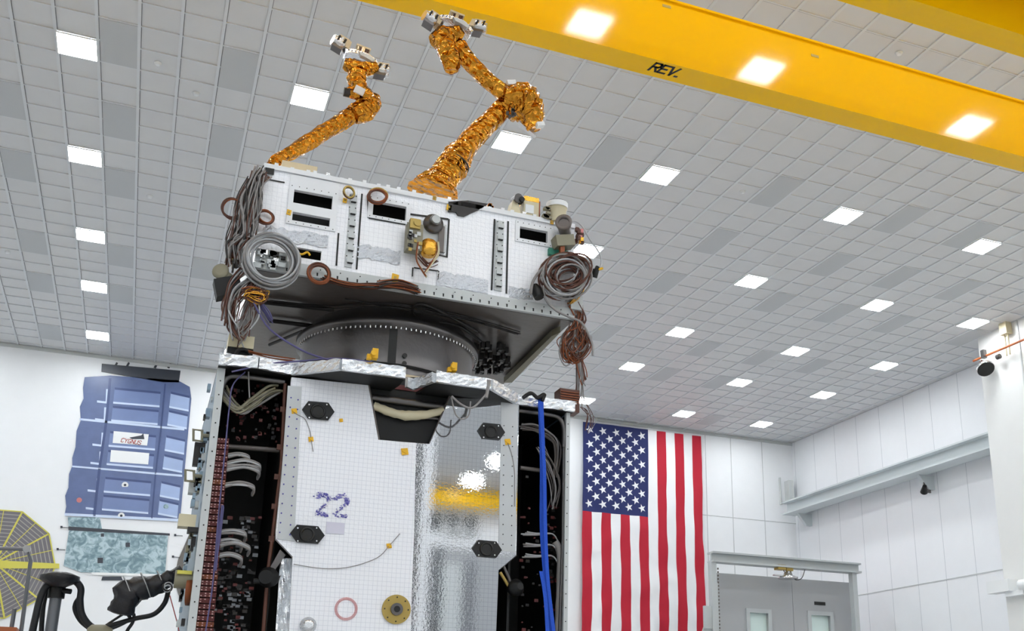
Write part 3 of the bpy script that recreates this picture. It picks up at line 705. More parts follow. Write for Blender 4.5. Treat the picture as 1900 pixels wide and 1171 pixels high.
# left bay contents
lb = MB(); lb.tube(smooth([F0(x, y, -.02) for x, y in ((402, 790), (409, 730), (422, 702), (450, 699), (528, 709))], 8) , .022, 8)
lb.tube([F0(x, y, -.02) for x, y in ((402, 790), (372, 1020), (355, 1175))], .012, 8)
build(lb, 'bay_frame_tube', 'greymetal', bus)
lb = MB().tube([F0(x, y, -.0) for x, y in ((529, 712), (522, 860), (505, 1000), (497, 1060), (488, 1175))], .014, 6)
for y in (760, 830, 885, 940, 1000): 
    t_ = (y - 712) / 463; p = F0(529 - 41 * t_, y, 0); lb.box(p - Vector((.02, .01, .02)), p + Vector((.02, .01, .02)))
build(lb, 'edge_conduit', 'brown', bus)
# connector board: individual pins pattern on maroon blocks
cb = MB(); 
def lx(y): return 399 - (y - 800) * .128 
for i in range(34):
    ya = 812 + i * 11; 
    if ya > 1180: break
    wdt = 22 + (ya - 812) * .045 + 6
    A, B2, C2, D2 = F0(lx(ya) + 1, ya, -.03), F0(lx(ya) + wdt, ya + 2, -.03), F0(lx(ya + 10) + wdt, ya + 11, -.03), F0(lx(ya + 10) + 1, ya + 9, -.03)
    cb.prism([A, B2, C2, D2], (0, .05, 0), 2 if i % 8 in (7,) else 0)
    for r_2 in range(2):
        for c_2 in range(5):
            q = A + (B2 - A) * ((c_2 + .5) / 5) + (D2 - A) * ((r_2 + .5) / 2); cb.box(q - Vector((.005, .006, .004)), q + Vector((.005, 0, .004)), 1 if rnd.random() < .75 else 0)
build(cb, 'connector_board', ['connector', 'pin', 'orangeband'], bus)
ch_ = MB()
for y0_, w_ in ((843, 38), (858, 60), (868, 60), (898, 54), (985, 50), (1003, 45), (1010, 60), (1030, 48)):
    x_ = lx(y0_) + 30
    for k in range(3):
        pts = [F0(x_, y0_ + k * 3, -.05), F0(x_ + w_ * .55, y0_ + k * 3 - 4 + rnd.uniform(-3, 3), -.03), F0(x_ + w_, y0_ + 4 + k * 3, -.06), F0(x_ + w_ * .95, y0_ + 18 + k * 2, -.12)]
        ch_.tube(smooth(pts, 5), .009, 6, mi=k % 2)
build(ch_, 'cable_harness', ['cable', 'cablelt'], bus)
ch_ = MB(); wires(ch_, [F0(x, y, -.08) for x, y in ((412, 735), (440, 760), (470, 748), (500, 728), (520, 722))], 10, .03, .009, rnd, 0, 2)
wires(ch_, [F0(x, y, -.08) for x, y in ((415, 720), (432, 745), (455, 762), (480, 740))], 7, .03, .006, rnd, 0, 2)
build(ch_, 'cable_harness', ['cable', 'olive'], bus)
ch_ = MB()
for i in range(170):
    y = rnd.uniform(960, 1171); x = lx(y) + rnd.uniform(30, 105); p = F0(x, y, -.16); s_ = rnd.uniform(.004, .014)
    ch_.box(p - Vector((s_ * 1.5, .01, s_)), p + Vector((s_ * 1.5, .01, s_)), rnd.choice((0, 0, 1, 2)))
for i in range(90):
    y = rnd.uniform(715, 820); x = rnd.uniform(416, 520); p = F0(x, y, -.2); s_ = rnd.uniform(.005, .014)
    ch_.box(p - Vector((s_, .01, s_)), p + Vector((s_, .01, s_)), rnd.choice((0, 2, 2)))
build(ch_, 'bay_electronics', ['bayd', 'post', 'connector'], bus, kind='stuff')
build(MB().cyl(F0(415, 828, -.25), F0(520, 836, -.25), .02), 'cross_tube', 'charcoal', bus)
# thruster nozzle and foil at lower left of the panel, latch at lower right
nz = MB().lathe(F0(500, 1072, .03), (-.3, -1, -.1), [(-.08, .03), (0, .07), (.05, .075), (.09, .04), (.14, .05)], 18)
nz.prism([F0(x, y, .03) for x, y in ((520, 1020), (530, 1030), (510, 1058), (497, 1060))], (0, .03, 0), 1); nz.cyl(F0(470, 1078, .05), F0(506, 1080, .05), .02)
build(nz, 'thruster', ['black', 'greymetal'], bus)
fo_ = MB(); nx_, nz_ = 8, 14; vs = []
for j in range(nz_ + 1):
    for i in range(nx_ + 1):
        yy = 1036 + (1190 - 1036) * j / nz_; xl = 520 - 10 * j / nz_; xr = 541 - 4 * j / nz_
        vs.append(F0(xl + (xr - xl) * i / nx_, yy, .02 + .03 * noise.noise(Vector((i * .9, j * .8, 2)))))
fo_.add(vs, [(j * (nx_ + 1) + i, j * (nx_ + 1) + i + 1, (j + 1) * (nx_ + 1) + i + 1, (j + 1) * (nx_ + 1) + i) for j in range(nz_) for i in range(nx_)])
build(fo_, 'crinkled_foil', 'silver', bus)
nz = MB().lathe(F0(952, 1092, .0), (.3, -1, .1), [(-.05, .03), (0, .06), (.05, .07), (.1, .03)], 18).cyl(F0(934, 1050, .02), F0(950, 1086, .02), .012, mi=1).cyl(F0(926, 1056, .05), F0(958, 1030, .05), .008, mi=1).cyl(F0(928, 1062, .02), F0(945, 1090, .02), .012, mi=2)
build(nz, 'thruster', ['black', 'greymetal', 'brass'], bus)
# right bay
lb = MB(); lb.tube(smooth([F0(x, y, -.02) for x, y in ((962, 762), (1010, 768), (1036, 775), (1046, 795), (1046, 830))], 8), .02, 8); lb.tube([F0(x, y, -.02) for x, y in ((1046, 830), (1044, 1000), (1038, 1175))], .012, 8)
build(lb, 'bay_frame_tube', 'greymetal', bus)
ch_ = MB(); wires(ch_, [F0(x, y, -.1) for x, y in ((965, 790), (990, 795), (1015, 805), (1032, 830), (1030, 880))], 10, .03, .007, rnd, 0, 2)
wires(ch_, [F0(x, y, -.1) for x, y in ((1000, 830), (1020, 860), (1032, 900), (1026, 940))], 8, .04, .006, rnd, 0, 2)
build(ch_, 'cable_harness', ['cable', 'charcoal'], bus)
ch_ = MB()
for y in (987, 1008, 1028):
    for k in range(4): ch_.tube(smooth([F0(972 + rnd.uniform(-6, 6), y + k * 2, -.08), F0(995, y + 3 + k, -.05), F0(1025, y + 4, -.05), F0(1036, y + 20, -.08)], 5), .006, 6, mi=k % 2)
ch_.tube(smooth([F0(x, y, -.06) for x, y in ((1030, 1005), (1040, 1030), (1038, 1090), (1036, 1175))], 5), .03, 8, crumple=.15, mi=1)
for i in range(120):
    y = rnd.uniform(860, 1171); x = rnd.choice((rnd.uniform(1012, 1040), rnd.uniform(965, 1040))); p = F0(x, y, -.16); s_ = rnd.uniform(.004, .012)
    ch_.box(p - Vector((s_ * 1.4, .01, s_)), p + Vector((s_ * 1.4, .01, s_)), rnd.choice((2, 2, 3)))
build(ch_, 'cable_harness', ['cablelt', 'cable', 'bayd', 'connector'], bus, kind='stuff')
build(MB().cyl(F0(965, 868, -.2), F0(1040, 878, -.2), .018), 'cross_tube', 'charcoal', bus)
# side fittings at the left edge
def S(x, y, Y=-7.3): return at(x, y, Y)
for x, y in ((367, 808), (352, 883)):
    hd = MB(); c = [S(x - 8, y - 11), S(x + 8, y - 9), S(x + 8, y + 11), S(x - 8, y + 9)]
    hd.tube([c[0], c[1], c[2], c[3]], .012, 6, closed=True); hd.cyl(S(x + 8, y), S(x + 22, y + 1), .014); build(hd, 'grab_handle', 'olive', bus)
sf = MB(); 
for k in range(46):
    y = rnd.uniform(720, 1165); x = lx(y) - 16 + rnd.uniform(-9, 4); p = S(x, y, -7.25); s_ = rnd.uniform(.01, .035)
    sf.box(p - Vector((s_ * .5, .04, s_)), p + Vector((s_ * .5, .04, s_)), rnd.choice((0, 1, 2, 2, 3)))
sf.box(S(362, 820, -7.25), S(376, 868, -7.2), 0); sf.box(S(352, 890, -7.25), S(366, 920, -7.15), 3)
build(sf, 'side_fittings', ['cabledk', 'olive', 'teal', 'offwhite'], bus, kind='stuff')
p = S(344, 968); build(MB().box(p - Vector((.05, .06, .045)), p + Vector((.07, .06, .045))).box(p + Vector((.02, -.06, -.08)), p + Vector((.1, .06, -.045)), 1), 'connector_box', ['cream', 'cabledk'], bus)
p = S(332, 1075); build(MB().cyl(p - Vector((.03, 0, 0)), p + Vector((.12, 0, 0)), .065, seg=20).box(p + Vector((-.02, -.08, .03)), p + Vector((.08, -.06, .055)), 1), 'boom_flange', ['olive', 'arrayyel'], bus)
p = S(352, 1098); build(MB().lathe(p, (1, -.15, 0), [(-.02, .1), (.02, .1), (.03, .05)], 24), 'round_cover', 'copper', bus)
vw = MB(); vw.tube(smooth([F0(x, y, .02) for x, y in ((455, 690), (432, 715), (425, 760), (418, 830), (405, 960), (395, 1080), (380, 1180))], 6), .006, 5)
wires(vw, [F0(x, y, .02) for x, y in ((412, 940), (406, 1000), (398, 1060))], 5, .012, .005, rnd)
build(vw, 'violet_cable', 'purple', bus)
vw = MB(); vw.tube(smooth([F0(x, y, .02) for x, y in ((461, 690), (462, 720), (463, 738))], 6), .006, 5); build(vw, 'grey_cable', 'cable', bus)
# support stand, mostly below the picture
sd = thing('support_stand', (4.7, -6.4, 0), 'steel stand carrying the satellite from the floor, below the picture', 'stand')
for x in (3.4, 6.0):
    for y in (-7.2, -5.6): build(MB().box((x - .08, y - .08, 0), (x + .08, y + .08, .85)), 'leg', 'gantry', sd)
build(MB().box((3.25, -7.35, .85), (6.15, -5.45, 1.0)), 'platform', 'gantry', sd)

# corner pieces on the bus deck
p = at(447, 640, -7.3)
cbx = thing('deck_connector_box', (p.x, -7.3, 4.29), 'cream and black connector box on the front left corner of the satellite deck', 'connector box')
build(MB().box((p.x - .1, -7.38, 4.29), (p.x + .09, -7.2, 4.40)), 'base', 'black', cbx)
build(MB().box((p.x - .1, -7.40, 4.40), (p.x + .09, -7.2, 4.50)), 'top_cover', 'cream', cbx)
w_ = MB(); coil(w_, (p.x + .02, -7.4, 4.33), (0, 1, .2), .06, .006, 6, rnd); wires(w_, [(p.x + .05, -7.42, 4.36), (p.x + .2, -7.42, 4.34), (p.x + .38, -7.5, 4.31)], 6, .02, .005, rnd, 1)
build(w_, 'wires', ['cabledk', 'copper'], cbx)
p = at(1052, 720, -7.35)
cbx = thing('deck_connector_box', (p.x, -7.35, 4.29), 'dark brown connector stack on the right corner of the satellite deck', 'connector box')
m_ = MB().box((p.x - .09, -7.42, 4.22), (p.x + .09, -7.28, 4.42)).box((p.x - .03, -7.43, 4.29), (p.x + .06, -7.42, 4.31), 1)
for k in range(5): m_.box((p.x - .085, -7.43, 4.30 + k * .022), (p.x + .08, -7.42, 4.307 + k * .022), 2)
build(m_, 'body', ['brown', 'white', 'copper'], cbx)
w_ = MB(); wires(w_, [(p.x + .1, -7.36, 4.3), (p.x + .12, -7.36, 4.55), (p.x + .09, -7.36, 4.8)], 9, .035, .006, rnd, 0, 2)
wires(w_, [(p.x + .13, -7.4, 4.28), (p.x + .2, -7.4, 4.2), (p.x + .17, -7.4, 4.08)], 6, .04, .004, rnd, 0, 2)
build(w_, 'wires', ['brown', 'cable'], cbx)
for x, y, s_ in ((690, 662, .04), (838, 685, .035)):
    p = atz(x, y + 6, 4.30)
    build(MB().box(p - Vector((s_, .02, 0)), p + Vector((-s_ * .2, .02, s_))).box(p - Vector((s_ * .1, .03, -.01)), p + Vector((s_, .03, s_ * 2.2))).cyl(p + Vector((0, 0, s_)), p + Vector((0, -.06, s_)), .02), 'deck_bracket', 'tag', None, 'small yellow bracket on the deck edge, ' + ('left of' if x < 700 else 'right of') + ' the dark slot in the deck', 'bracket')

# ---------------------------------------------------------------- adapter ring
rc = Vector((4.76, -6.40, 0))
rg = thing('adapter_ring', (rc.x, rc.y, 4.22), 'grey metal cylindrical ring joining the lower satellite body to the white module', 'adapter ring')
build(MB().lathe((rc.x, rc.y, 4.22), (0, 0, 1), [(0, .81), (.04, .81), (.05, .77), (.62, .77), (.64, .82), (.70, .82), (.705, .7), (.829, .7)], 72), 'ring_wall', 'greymetal', rg)
bolt0 = None
for k in range(56):                                   # the bolts of the camera-side half of the rim
    a_ = math.pi + .1 + (math.pi - .2) * k / 55; q = Vector((rc.x + .80 * math.cos(a_), rc.y + .80 * math.sin(a_), 4.84))
    if bolt0 is None:
        bolt0 = build(MB().cyl(q, q + Vector((0, 0, -.02)), .009, seg=6), 'bolt', 'steel', rg); q0 = q.copy(); l0 = bolt0.location.copy()
    else:
        o = bolt0.copy(); COL.objects.link(o); o.location = l0 + (q - q0)
b_ = MB(); a0 = math.atan2(-.8, -.13)
for k in range(5): pass
vs = []
for k in range(5):
    a_ = -math.pi / 2 - .2 + k * .022; vs += [(rc.x + .776 * math.cos(a_), rc.y + .776 * math.sin(a_), 4.30), (rc.x + .776 * math.cos(a_), rc.y + .776 * math.sin(a_), 4.83)]
b_.add(vs, [(2 * k, 2 * k + 2, 2 * k + 3, 2 * k + 1) for k in range(4)]); build(b_, 'black_tape', 'ink', rg)
b_ = MB(); pts = []
for k in range(13): a_ = -math.pi / 2 - .62 + k * .1; pts.append((rc.x + .785 * math.cos(a_), rc.y + .785 * math.sin(a_), 4.53 - .003 * k))
b_.tube(pts, .008, 6); 
for k in (0, 2): b_.cyl(Vector(pts[k]), Vector(pts[k]) + Vector((0, -.02, 0)), .022)
for a_ in (-.02,): 
    for z in (4.53, 4.60): q = Vector((rc.x + .81 * math.cos(-math.pi / 2 + a_), rc.y - .78, z)); b_.cyl(q, q + Vector((0, -.01, 0)), .02)
build(b_, 'strap', 'ink', rg)
b_ = MB()
for a_, c_ in ((-.5, 0), (-.1, 0)):
    vs = []
    for k in range(7):
        t_ = -math.pi / 2 + a_ + k * .045; vs += [(rc.x + .774 * math.cos(t_), rc.y + .774 * math.sin(t_), 4.30), (rc.x + .774 * math.cos(t_), rc.y + .774 * math.sin(t_), 4.44)]
    b_.add(vs, [(2 * k, 2 * k + 2, 2 * k + 3, 2 * k + 1) for k in range(6)])
build(b_, 'tan_shim', 'beige', rg)

# ---------------------------------------------------------------- payload module
MX0, MX1, MZ0, MZ1 = 3.45, 6.16, 5.07, 5.97
pm = thing('payload_module', (4.8, -6.42, MZ0), 'wide white foil-covered payload module stacked on top of the satellite, carrying the gold arms', 'payload module')
def rect(a_, b_): p, q = F0(*a_), F0(*b_); return (min(p.x, q.x), min(p.z, q.z), max(p.x, q.x), max(p.z, q.z))
holes = [(3.696, 5.681, 4.007, 5.80), (3.701, 5.524, 4.001, 5.60), (3.761, 5.216, 3.957, 5.30), (4.344, 5.704, 4.624, 5.836), (5.641, 5.745, 5.902, 5.858)]
def holed(x0_, z0_, x1_, z1_, y, th, hs):
    mb = MB(); xs = sorted({x0_, x1_} | {v_ for h_ in hs for v_ in (h_[0], h_[2])}); zs = sorted({z0_, z1_} | {v_ for h_ in hs for v_ in (h_[1], h_[3])})
    hole = lambda cx_, cz_: any(h_[0] < cx_ < h_[2] and h_[1] < cz_ < h_[3] for h_ in hs)
    for i in range(len(xs) - 1):
        for j in range(len(zs) - 1):
            if hole((xs[i] + xs[i + 1]) / 2, (zs[j] + zs[j + 1]) / 2): continue
            mb.poly([(xs[i], y, zs[j]), (xs[i + 1], y, zs[j]), (xs[i + 1], y, zs[j + 1]), (xs[i], y, zs[j + 1])])
    for a_, b_, c_, d_ in hs:
        mb.poly([(a_, y, b_), (a_, y, d_), (a_, y + th, d_), (a_, y + th, b_)]); mb.poly([(c_, y, d_), (c_, y, b_), (c_, y + th, b_), (c_, y + th, d_)])
        mb.poly([(a_, y, d_), (c_, y, d_), (c_, y + th, d_), (a_, y + th, d_)]); mb.poly([(c_, y, b_), (a_, y, b_), (a_, y + th, b_), (c_, y + th, b_)])
    return mb
fr = holed(MX0, MZ0, MX1, MZ1, Y0, .03, holes)
fr.box((MX0, Y0 + .03, MZ1 - .02), (MX1, YK, MZ1)).box((MX1 - .02, Y0 + .031, MZ0), (MX1, YK, MZ1 - .02)).box((MX0, Y0 + .031, MZ0), (MX0 + .02, YK, MZ1 - .02)).box((MX0 + .02, YK - .02, MZ0), (MX1 - .02, YK, MZ1 - .02))
build(fr, 'module_shell', 'filmmod', pm)
build(MB().box((MX0 + .03, Y0 + .18, MZ0 + .04), (MX1 - .03, Y0 + .2, MZ1 - .03)), 'inner_liner', 'void', pm)
build(MB().box((MX0, Y0 + .01, MZ0 - .02), (MX1, YK, MZ0)), 'underside', 'charcoal', pm)
# window surrounds (raised white plates)
for k, (a_, b_, c_, d_) in enumerate(((3.655, 5.49, 4.05, 5.93), (4.30, 5.675, 4.66, 5.88), (5.60, 5.71, 5.95, 5.91))):
    hs = [h_ for h_ in holes if h_[0] > a_ and h_[2] < c_ and h_[1] > b_ and h_[3] < d_]
    sr = holed(a_, b_, c_, d_, Y0 - .012, .012, hs); sr.poly([(a_, Y0, b_), (a_, Y0, d_), (a_, Y0 - .012, d_), (a_, Y0 - .012, b_)]); sr.poly([(a_, Y0 - .012, b_), (c_, Y0 - .012, b_), (c_, Y0, b_), (a_, Y0, b_)])
    for i in range(7):
        q = Vector((a_ + .02 + (c_ - a_ - .04) * i / 6, Y0 - .012, d_ - (.1 if k == 0 else .015))); sr.cyl(q, q + Vector((0, -.003, 0)), .004, seg=6, mi=1)
        q.z = b_ + .015; sr.cyl(q, q + Vector((0, -.003, 0)), .004, seg=6, mi=1)
    build(sr, 'window_surround', ['module', 'ink'], pm)
# dark seam lines
for a_, b_, th in (((671.6, 360), (661.5, 500), 3), ((628, 433), (624, 493), 3), ((917.6, 407), (912, 538.6), 3), ((942.7, 411), (939.5, 545), 3), ((682, 363), (683, 404), 2), ((684, 405), (752, 417), 2), ((756, 397), (832, 407), 3), ((833, 407), (829, 478), 3), ((756, 468), (775, 471), 2), ((812, 473), (829, 477), 2), ((766, 497), (765, 513), 2), ((768, 497), (813, 503), 2), ((814, 503), (812, 522), 2), ((497, 333), (528, 339), 2)):
    A, B2 = F0(*a_, .003), F0(*b_, .003); d = (B2 - A).normalized(); n_ = Vector((-d.z, 0, d.x)) * th * .5 * mpp(A); build(MB().prism([A - n_, B2 - n_, B2 + n_, A + n_], (0, -.006, 0)), 'seam_line', 'ink', pm)
for (xt, yt), (xb, yb) in (((656, 362), (648, 497)), ((928.5, 411), (924, 540))):
    hs_ = MB(); A, B2 = F0(xt, yt), F0(xb, yb); hs_.box((B2.x - .04, Y0 - .014, B2.z), (A.x + .03, Y0, A.z))
    for i in range(6):
        q = B2 + (A - B2) * ((i + .5) / 6); hs_.box((q.x - .028, Y0 - .03, q.z - .018), (q.x + .028, Y0 - .014, q.z + .014), 0); hs_.box((q.x - .02, Y0 - .032, q.z - .026), (q.x + .02, Y0 - .014, q.z - .018), 1)
        for sx in (-.03, .02): hs_.cyl((q.x + sx, Y0 - .014, q.z + .04), (q.x + sx, Y0 - .018, q.z + .04), .005, seg=6, mi=1)
    build(hs_, 'hinge_strip', ['offwhite', 'ink'], pm)
# lower flange with notches, painted grey reflection bands above it, top lip
lf = MB().box((MX0, Y0 - .035, MZ0 - .02), (MX1, Y0, MZ0 + .015)).box((MX0, Y0 - .012, MZ0 + .015), (MX1, Y0, MZ0 + .09))
for i in range(34):
    x = MX0 + .08 + i * .08; lf.box((x, Y0 - .037, MZ0 - .005), (x + .012, Y0 - .012, MZ0 + .022), 1)
    if i % 2: lf.cyl((x + .03, Y0 - .012, MZ0 + .06), (x + .03, Y0 - .016, MZ0 + .06), .005, seg=6, mi=1)
build(lf, 'lower_flange', ['offwhite', 'ink'], pm)
def crink(mb, x0_, x1_, z0_, z1_, y, n_=60, m_=10, amp=.010):
    vs = [(x0_ + (x1_ - x0_) * i / n_, y - .006 - abs(amp * noise.noise(Vector((i * .7, j * .9, x0_)))), z0_ + (z1_ - z0_) * j / m_ + .022 * noise.noise(Vector((i * .35, 7 + x0_, 1))) * (1 if j in (0, m_) else .7)) for j in range(m_ + 1) for i in range(n_ + 1)]
    mb.add(vs, [(j * (n_ + 1) + i, j * (n_ + 1) + i + 1, (j + 1) * (n_ + 1) + i + 1, (j + 1) * (n_ + 1) + i) for j in range(m_) for i in range(n_)])
for q_ in ((3.5, 4.0, 5.33, 5.44, 30), (4.235, 4.60, 5.3, 5.42, 26), (4.92, 5.37, 5.17, 5.30, 30), (5.56, 5.78, 5.17, 5.27, 16)):
    cb_ = MB(); crink(cb_, q_[0], q_[1], q_[2], q_[3], Y0, q_[4]); build(cb_, 'reflection_band', 'reflectband', pm)  # film's reflection of something darker, put in as crinkled grey strips
tl = MB().box((MX0 - .01, Y0 - .02, MZ1 - .03), (MX1, Y0 + .05, MZ1 + .012))
for i in range(26):
    x = MX0 + .1 + i * .1 + rnd.uniform(-.03, .03); tl.box((x, Y0 - .01, MZ1 + .012), (x + .03, Y0 + .03, MZ1 + .02 + rnd.random() * .02), rnd.choice((0, 0, 1)))
build(tl, 'top_lip', ['module', 'steel'], pm)
tb = MB(); p = F0(500, 319, .012); tb.box(p - Vector((.035, .01, .02)), p + Vector((.035, 0, .03))); build(tb, 'black_patch', 'ink', pm)
for x, y, s_ in ((536, 394, .022), (733, 516, .035), (640, 372, .02), (806, 368, .02), (833, 385, .025), (1024, 412, .02)):
    p = F0(x, y, .016); build(MB().obox(p, (s_ * .8, 0, -s_ * .1), (0, .004, 0), (s_ * .1, 0, s_)).obox(p + Vector((0, -.006, 0)), (s_ * .3, 0, 0), (0, .002, 0), (0, 0, s_ * .4), 1), 'yellow_tag', ['tag', 'brass'], pm)
build(MB().tube(smooth([F0(x, y, .03) for x, y in ((549, 467), (560, 472), (570, 468), (575, 474))], 5), .009, 6), 'yellow_hose', 'tag', pm)
# black curved cover on the top edge
ck = MB(); pts = [F0(x, y, .02) for x, y in ((832, 374), (868, 372), (905, 378), (895, 386), (874, 395), (862, 401), (850, 399), (846, 393), (832, 392))]; ck.prism(pts, (0, .3, 0)); build(ck, 'dark_cover', 'cabledk', pm)
# underside clutter
uc = MB()
for (x0_, y0_), (x1_, y1_), r_ in (((480, 560), (620, 575), .02), ((500, 595), (580, 605), .02), ((640, 555), (900, 600), .008), ((560, 615), (500, 640), .015)):
    uc.cyl(atz(x0_, y0_, MZ0 - .05), atz(x1_, y1_, MZ0 - .05), r_, seg=8)
uc.tube(smooth([atz(x, y, MZ0 - .06) for x, y in ((900, 640), (850, 605), (790, 595), (765, 580), (775, 565), (800, 570), (840, 590), (885, 615))], 6), .014, 6)
for i in range(70):
    x = rnd.uniform(880, 945); y = rnd.uniform(640, 690); p = atz(x, y, MZ0 - .05 - rnd.random() * .08); uc.box(p - Vector((.02, .02, .03)), p + Vector((.01, .02, .03)))
wires(uc, [atz(x, y, MZ0 - .05) for x, y in ((500, 560), (600, 570), (720, 565), (860, 590), (960, 620))], 5, .03, .005, rnd)
build(uc, 'underside_pipes', 'cabledk', pm)
ub = MB().prism([atz(x, y, MZ0 - .03) for x, y in ((1024, 612), (1040, 605), (950, 700), (935, 700))], (0, 0, -.06)); build(ub, 'underside_rail', 'olive', pm)
# beige block behind top-left edge
pa, pb = at(523, 300, -7.3), at(588, 312, -7.3); build(MB().box((pa.x, -7.34, MZ1 + .012), (pb.x, -7.2, MZ1 + .13)), 'beige_cover', 'beige', None, 'flat beige cover block standing on top of the white module at its left end', 'cover')

# central docking gadget on the module front
gd = thing('sensor_unit', F0(795, 500, .1), 'sensor unit with round silver dial and gold canister on the front of the white module', 'sensor')
def P(x, y, o): return F0(x, y, o)
def pbox(mb, x0_, y0_, x1_, y1_, o, d, mi=0): A, B2 = P(x0_, y0_, o), P(x1_, y1_, o); mb.box((A.x, Y0 - o, min(A.z, B2.z)), (B2.x, Y0 - o + d, max(A.z, B2.z)), mi)
m_ = MB(); pbox(m_, 762, 405, 826, 468, .03, .03); build(m_, 'mounting_plate', 'offwhite', gd)
c = P(803, 417, .03)
build(MB().lathe(c, (0, -1, 0), [(0, .085), (.03, .085), (.035, .07), (.05, .065), (.05, .05), (.09, .05), (.1, .045)], 28), 'dial_housing', 'greymetal', gd)
build(MB().cyl(c + Vector((0, -.1, 0)), c + Vector((0, -.115, 0)), .036, seg=20), 'dial_cap', 'offwhite', gd)
m_ = MB(); pbox(m_, 757, 412, 783, 466, .12, .09); pbox(m_, 762, 404, 780, 425, .14, .06, 1); c2 = P(775, 413, .15); m_.cyl(c2, c2 + Vector((0, .05, 0)), .03, mi=1)
for i in range(16): q = P(rnd.uniform(758, 782), rnd.uniform(430, 465), .12); s_ = rnd.uniform(.008, .018); m_.box(q - Vector((s_, .01, s_)), q + Vector((s_, 0, s_)), rnd.choice((1, 2, 3)))
build(m_, 'side_box', ['olive', 'brass', 'cabledk', 'offwhite'], gd)
a_, b_ = P(797, 447, .1), P(794, 476, .1)
build(MB().tube([a_ + (b_ - a_) * t_ for t_ in (0, .1, .3, .5, .7, .9, 1)], [.05, .065, .07, .068, .066, .058, .04], 16, crumple=.12), 'gold_canister', 'goldlite', gd)
m_ = MB(); wires(m_, [P(x, y, .12) for x, y in ((776, 450), (773, 480), (782, 500), (790, 512))], 4, .012, .006, rnd, 0, 2); wires(m_, [P(x, y, .14) for x, y in ((812, 450), (813, 470), (800, 488), (790, 505))], 4, .012, .006, rnd, 0, 2)
wires(m_, [P(x, y, .12) for x, y in ((780, 478), (795, 492), (810, 485))], 7, .02, .005, rnd, 2, 1)
build(m_, 'wire_bundle', ['copper', 'cream', 'brown'], gd)
m_ = MB(); pbox(m_, 815, 418, 823, 468, .05, .02)
build(m_, 'slotted_rail', 'charcoal', gd)

# ---------------------------------------------------------------- instruments on the top right edge
def place(x, y, o): return F0(x, y, o)
p = place(965, 390, -.04)
t = thing('star_tracker', (p.x, p.y, MZ1), 'cream and gold instrument with small lens on top of the module, left of the can', 'instrument')
z = MZ1
build(MB().prism([(p.x - .1, p.y, z), (p.x + .02, p.y, z), (p.x - .03, p.y, z + .16), (p.x - .07, p.y, z + .16)], (0, .12, 0)), 'wedge_bracket', 'cream', t)
build(MB().box((p.x + .03, p.y - .02, z), (p.x + .17, p.y + .12, z + .17)).box((p.x + .04, p.y - .03, z + .05), (p.x + .12, p.y - .02, z + .13), 1), 'housing', ['cream', 'white'], t)
build(MB().box((p.x + .03, p.y - .022, z + .17), (p.x + .17, p.y + .12, z + .215)), 'gold_cap', 'goldlite', t)
build(MB().cyl((p.x - .03, p.y - .04, z + .17), (p.x - .03, p.y + .08, z + .2), .04).cyl((p.x + .0, p.y - .05, z + .16), (p.x + .0, p.y + .02, z + .16), .025, mi=1), 'lens', ['greymetal', 'black'], t)
build(MB().box((p.x + .17, p.y, z), (p.x + .19, p.y + .1, z + .2)), 'side_rail', 'copper', t)
p = place(1033, 405, -.03)
t = thing('instrument_can', (p.x, p.y, MZ1), 'cream cylindrical can with bright white rim standing on the right end of the module', 'instrument')
build(MB().lathe((p.x, p.y, z), (0, 0, 1), [(0, .085), (.14, .085), (.15, .095)], 24), 'can_body', 'cream', t)
build(MB().lathe((p.x, p.y, z + .15), (0, 0, 1), [(0, .1), (.05, .1)], 24).lathe((p.x, p.y, z + .2), (0, 0, 1), [(0, .09), (.01, .09)], 24, 1), 'rim', ['white', 'ink'], t)
m_ = MB(); 
for i in range(12): q = Vector((p.x - .11 + rnd.uniform(-.03, .02), p.y - .05, z + rnd.uniform(.01, .13))); m_.box(q - Vector((.02, .02, .012)), q + Vector((.02, .02, .012)))
build(m_, 'connectors', 'olive', t)
c = place(1047, 420, .1)
t = thing('inspection_camera', c, 'dark round camera on an olive box at the right end of the module', 'camera')
build(MB().lathe(c, (-.5, -1, .05), [(-.1, .055), (0, .06), (.07, .075), (.08, .075), (.08, .05), (.06, .045)], 22), 'lens_barrel', 'charcoal', t)
c2 = place(1045, 450, .08); build(MB().obox(c2, (.085, 0, .02), (0, .06, 0), (-.01, 0, .05)).obox(c2 + Vector((-.02, -.02, -.09)), (.02, 0, 0), (0, .02, 0), (0, 0, .05), 1), 'camera_body', ['olive', 'copper'], t)
m_ = MB(); c3 = place(1075, 436, .05)
for i in range(14): q = c3 + Vector((rnd.uniform(-.04, .04), rnd.uniform(-.03, .03), rnd.uniform(-.07, .05))); m_.box(q - Vector((.014, .014, .018)), q + Vector((.014, .014, .018)), rnd.choice((0, 1, 2)))
build(m_, 'orange_connectors', ['goldlite', 'brown', 'printpink'], t)
m_ = MB(); m_.tube(smooth([place(x, y, .02) for x, y in ((1050, 415), (1065, 410), (1080, 420), (1095, 445), (1112, 470), (1116, 490), (1108, 505))], 6), .008, 6); build(m_, 'cable_loop', 'cablelt', t)
m_ = MB().obox(place(1035, 470, .02), (.09, 0, .0), (0, .02, 0), (.0, 0, .03)); build(m_, 'green_bracket', 'darkgreen', t)
m_ = MB().cyl(place(1102, 515, 0), place(1106, 500, .03), .03).cyl(place(1104, 505, .02), place(1109, 495, .03), .02, mi=0).cyl(place(1110, 500, .03), place(1118, 498, .03), .012, mi=1); build(m_, 'plug', ['black', 'tag'], t)

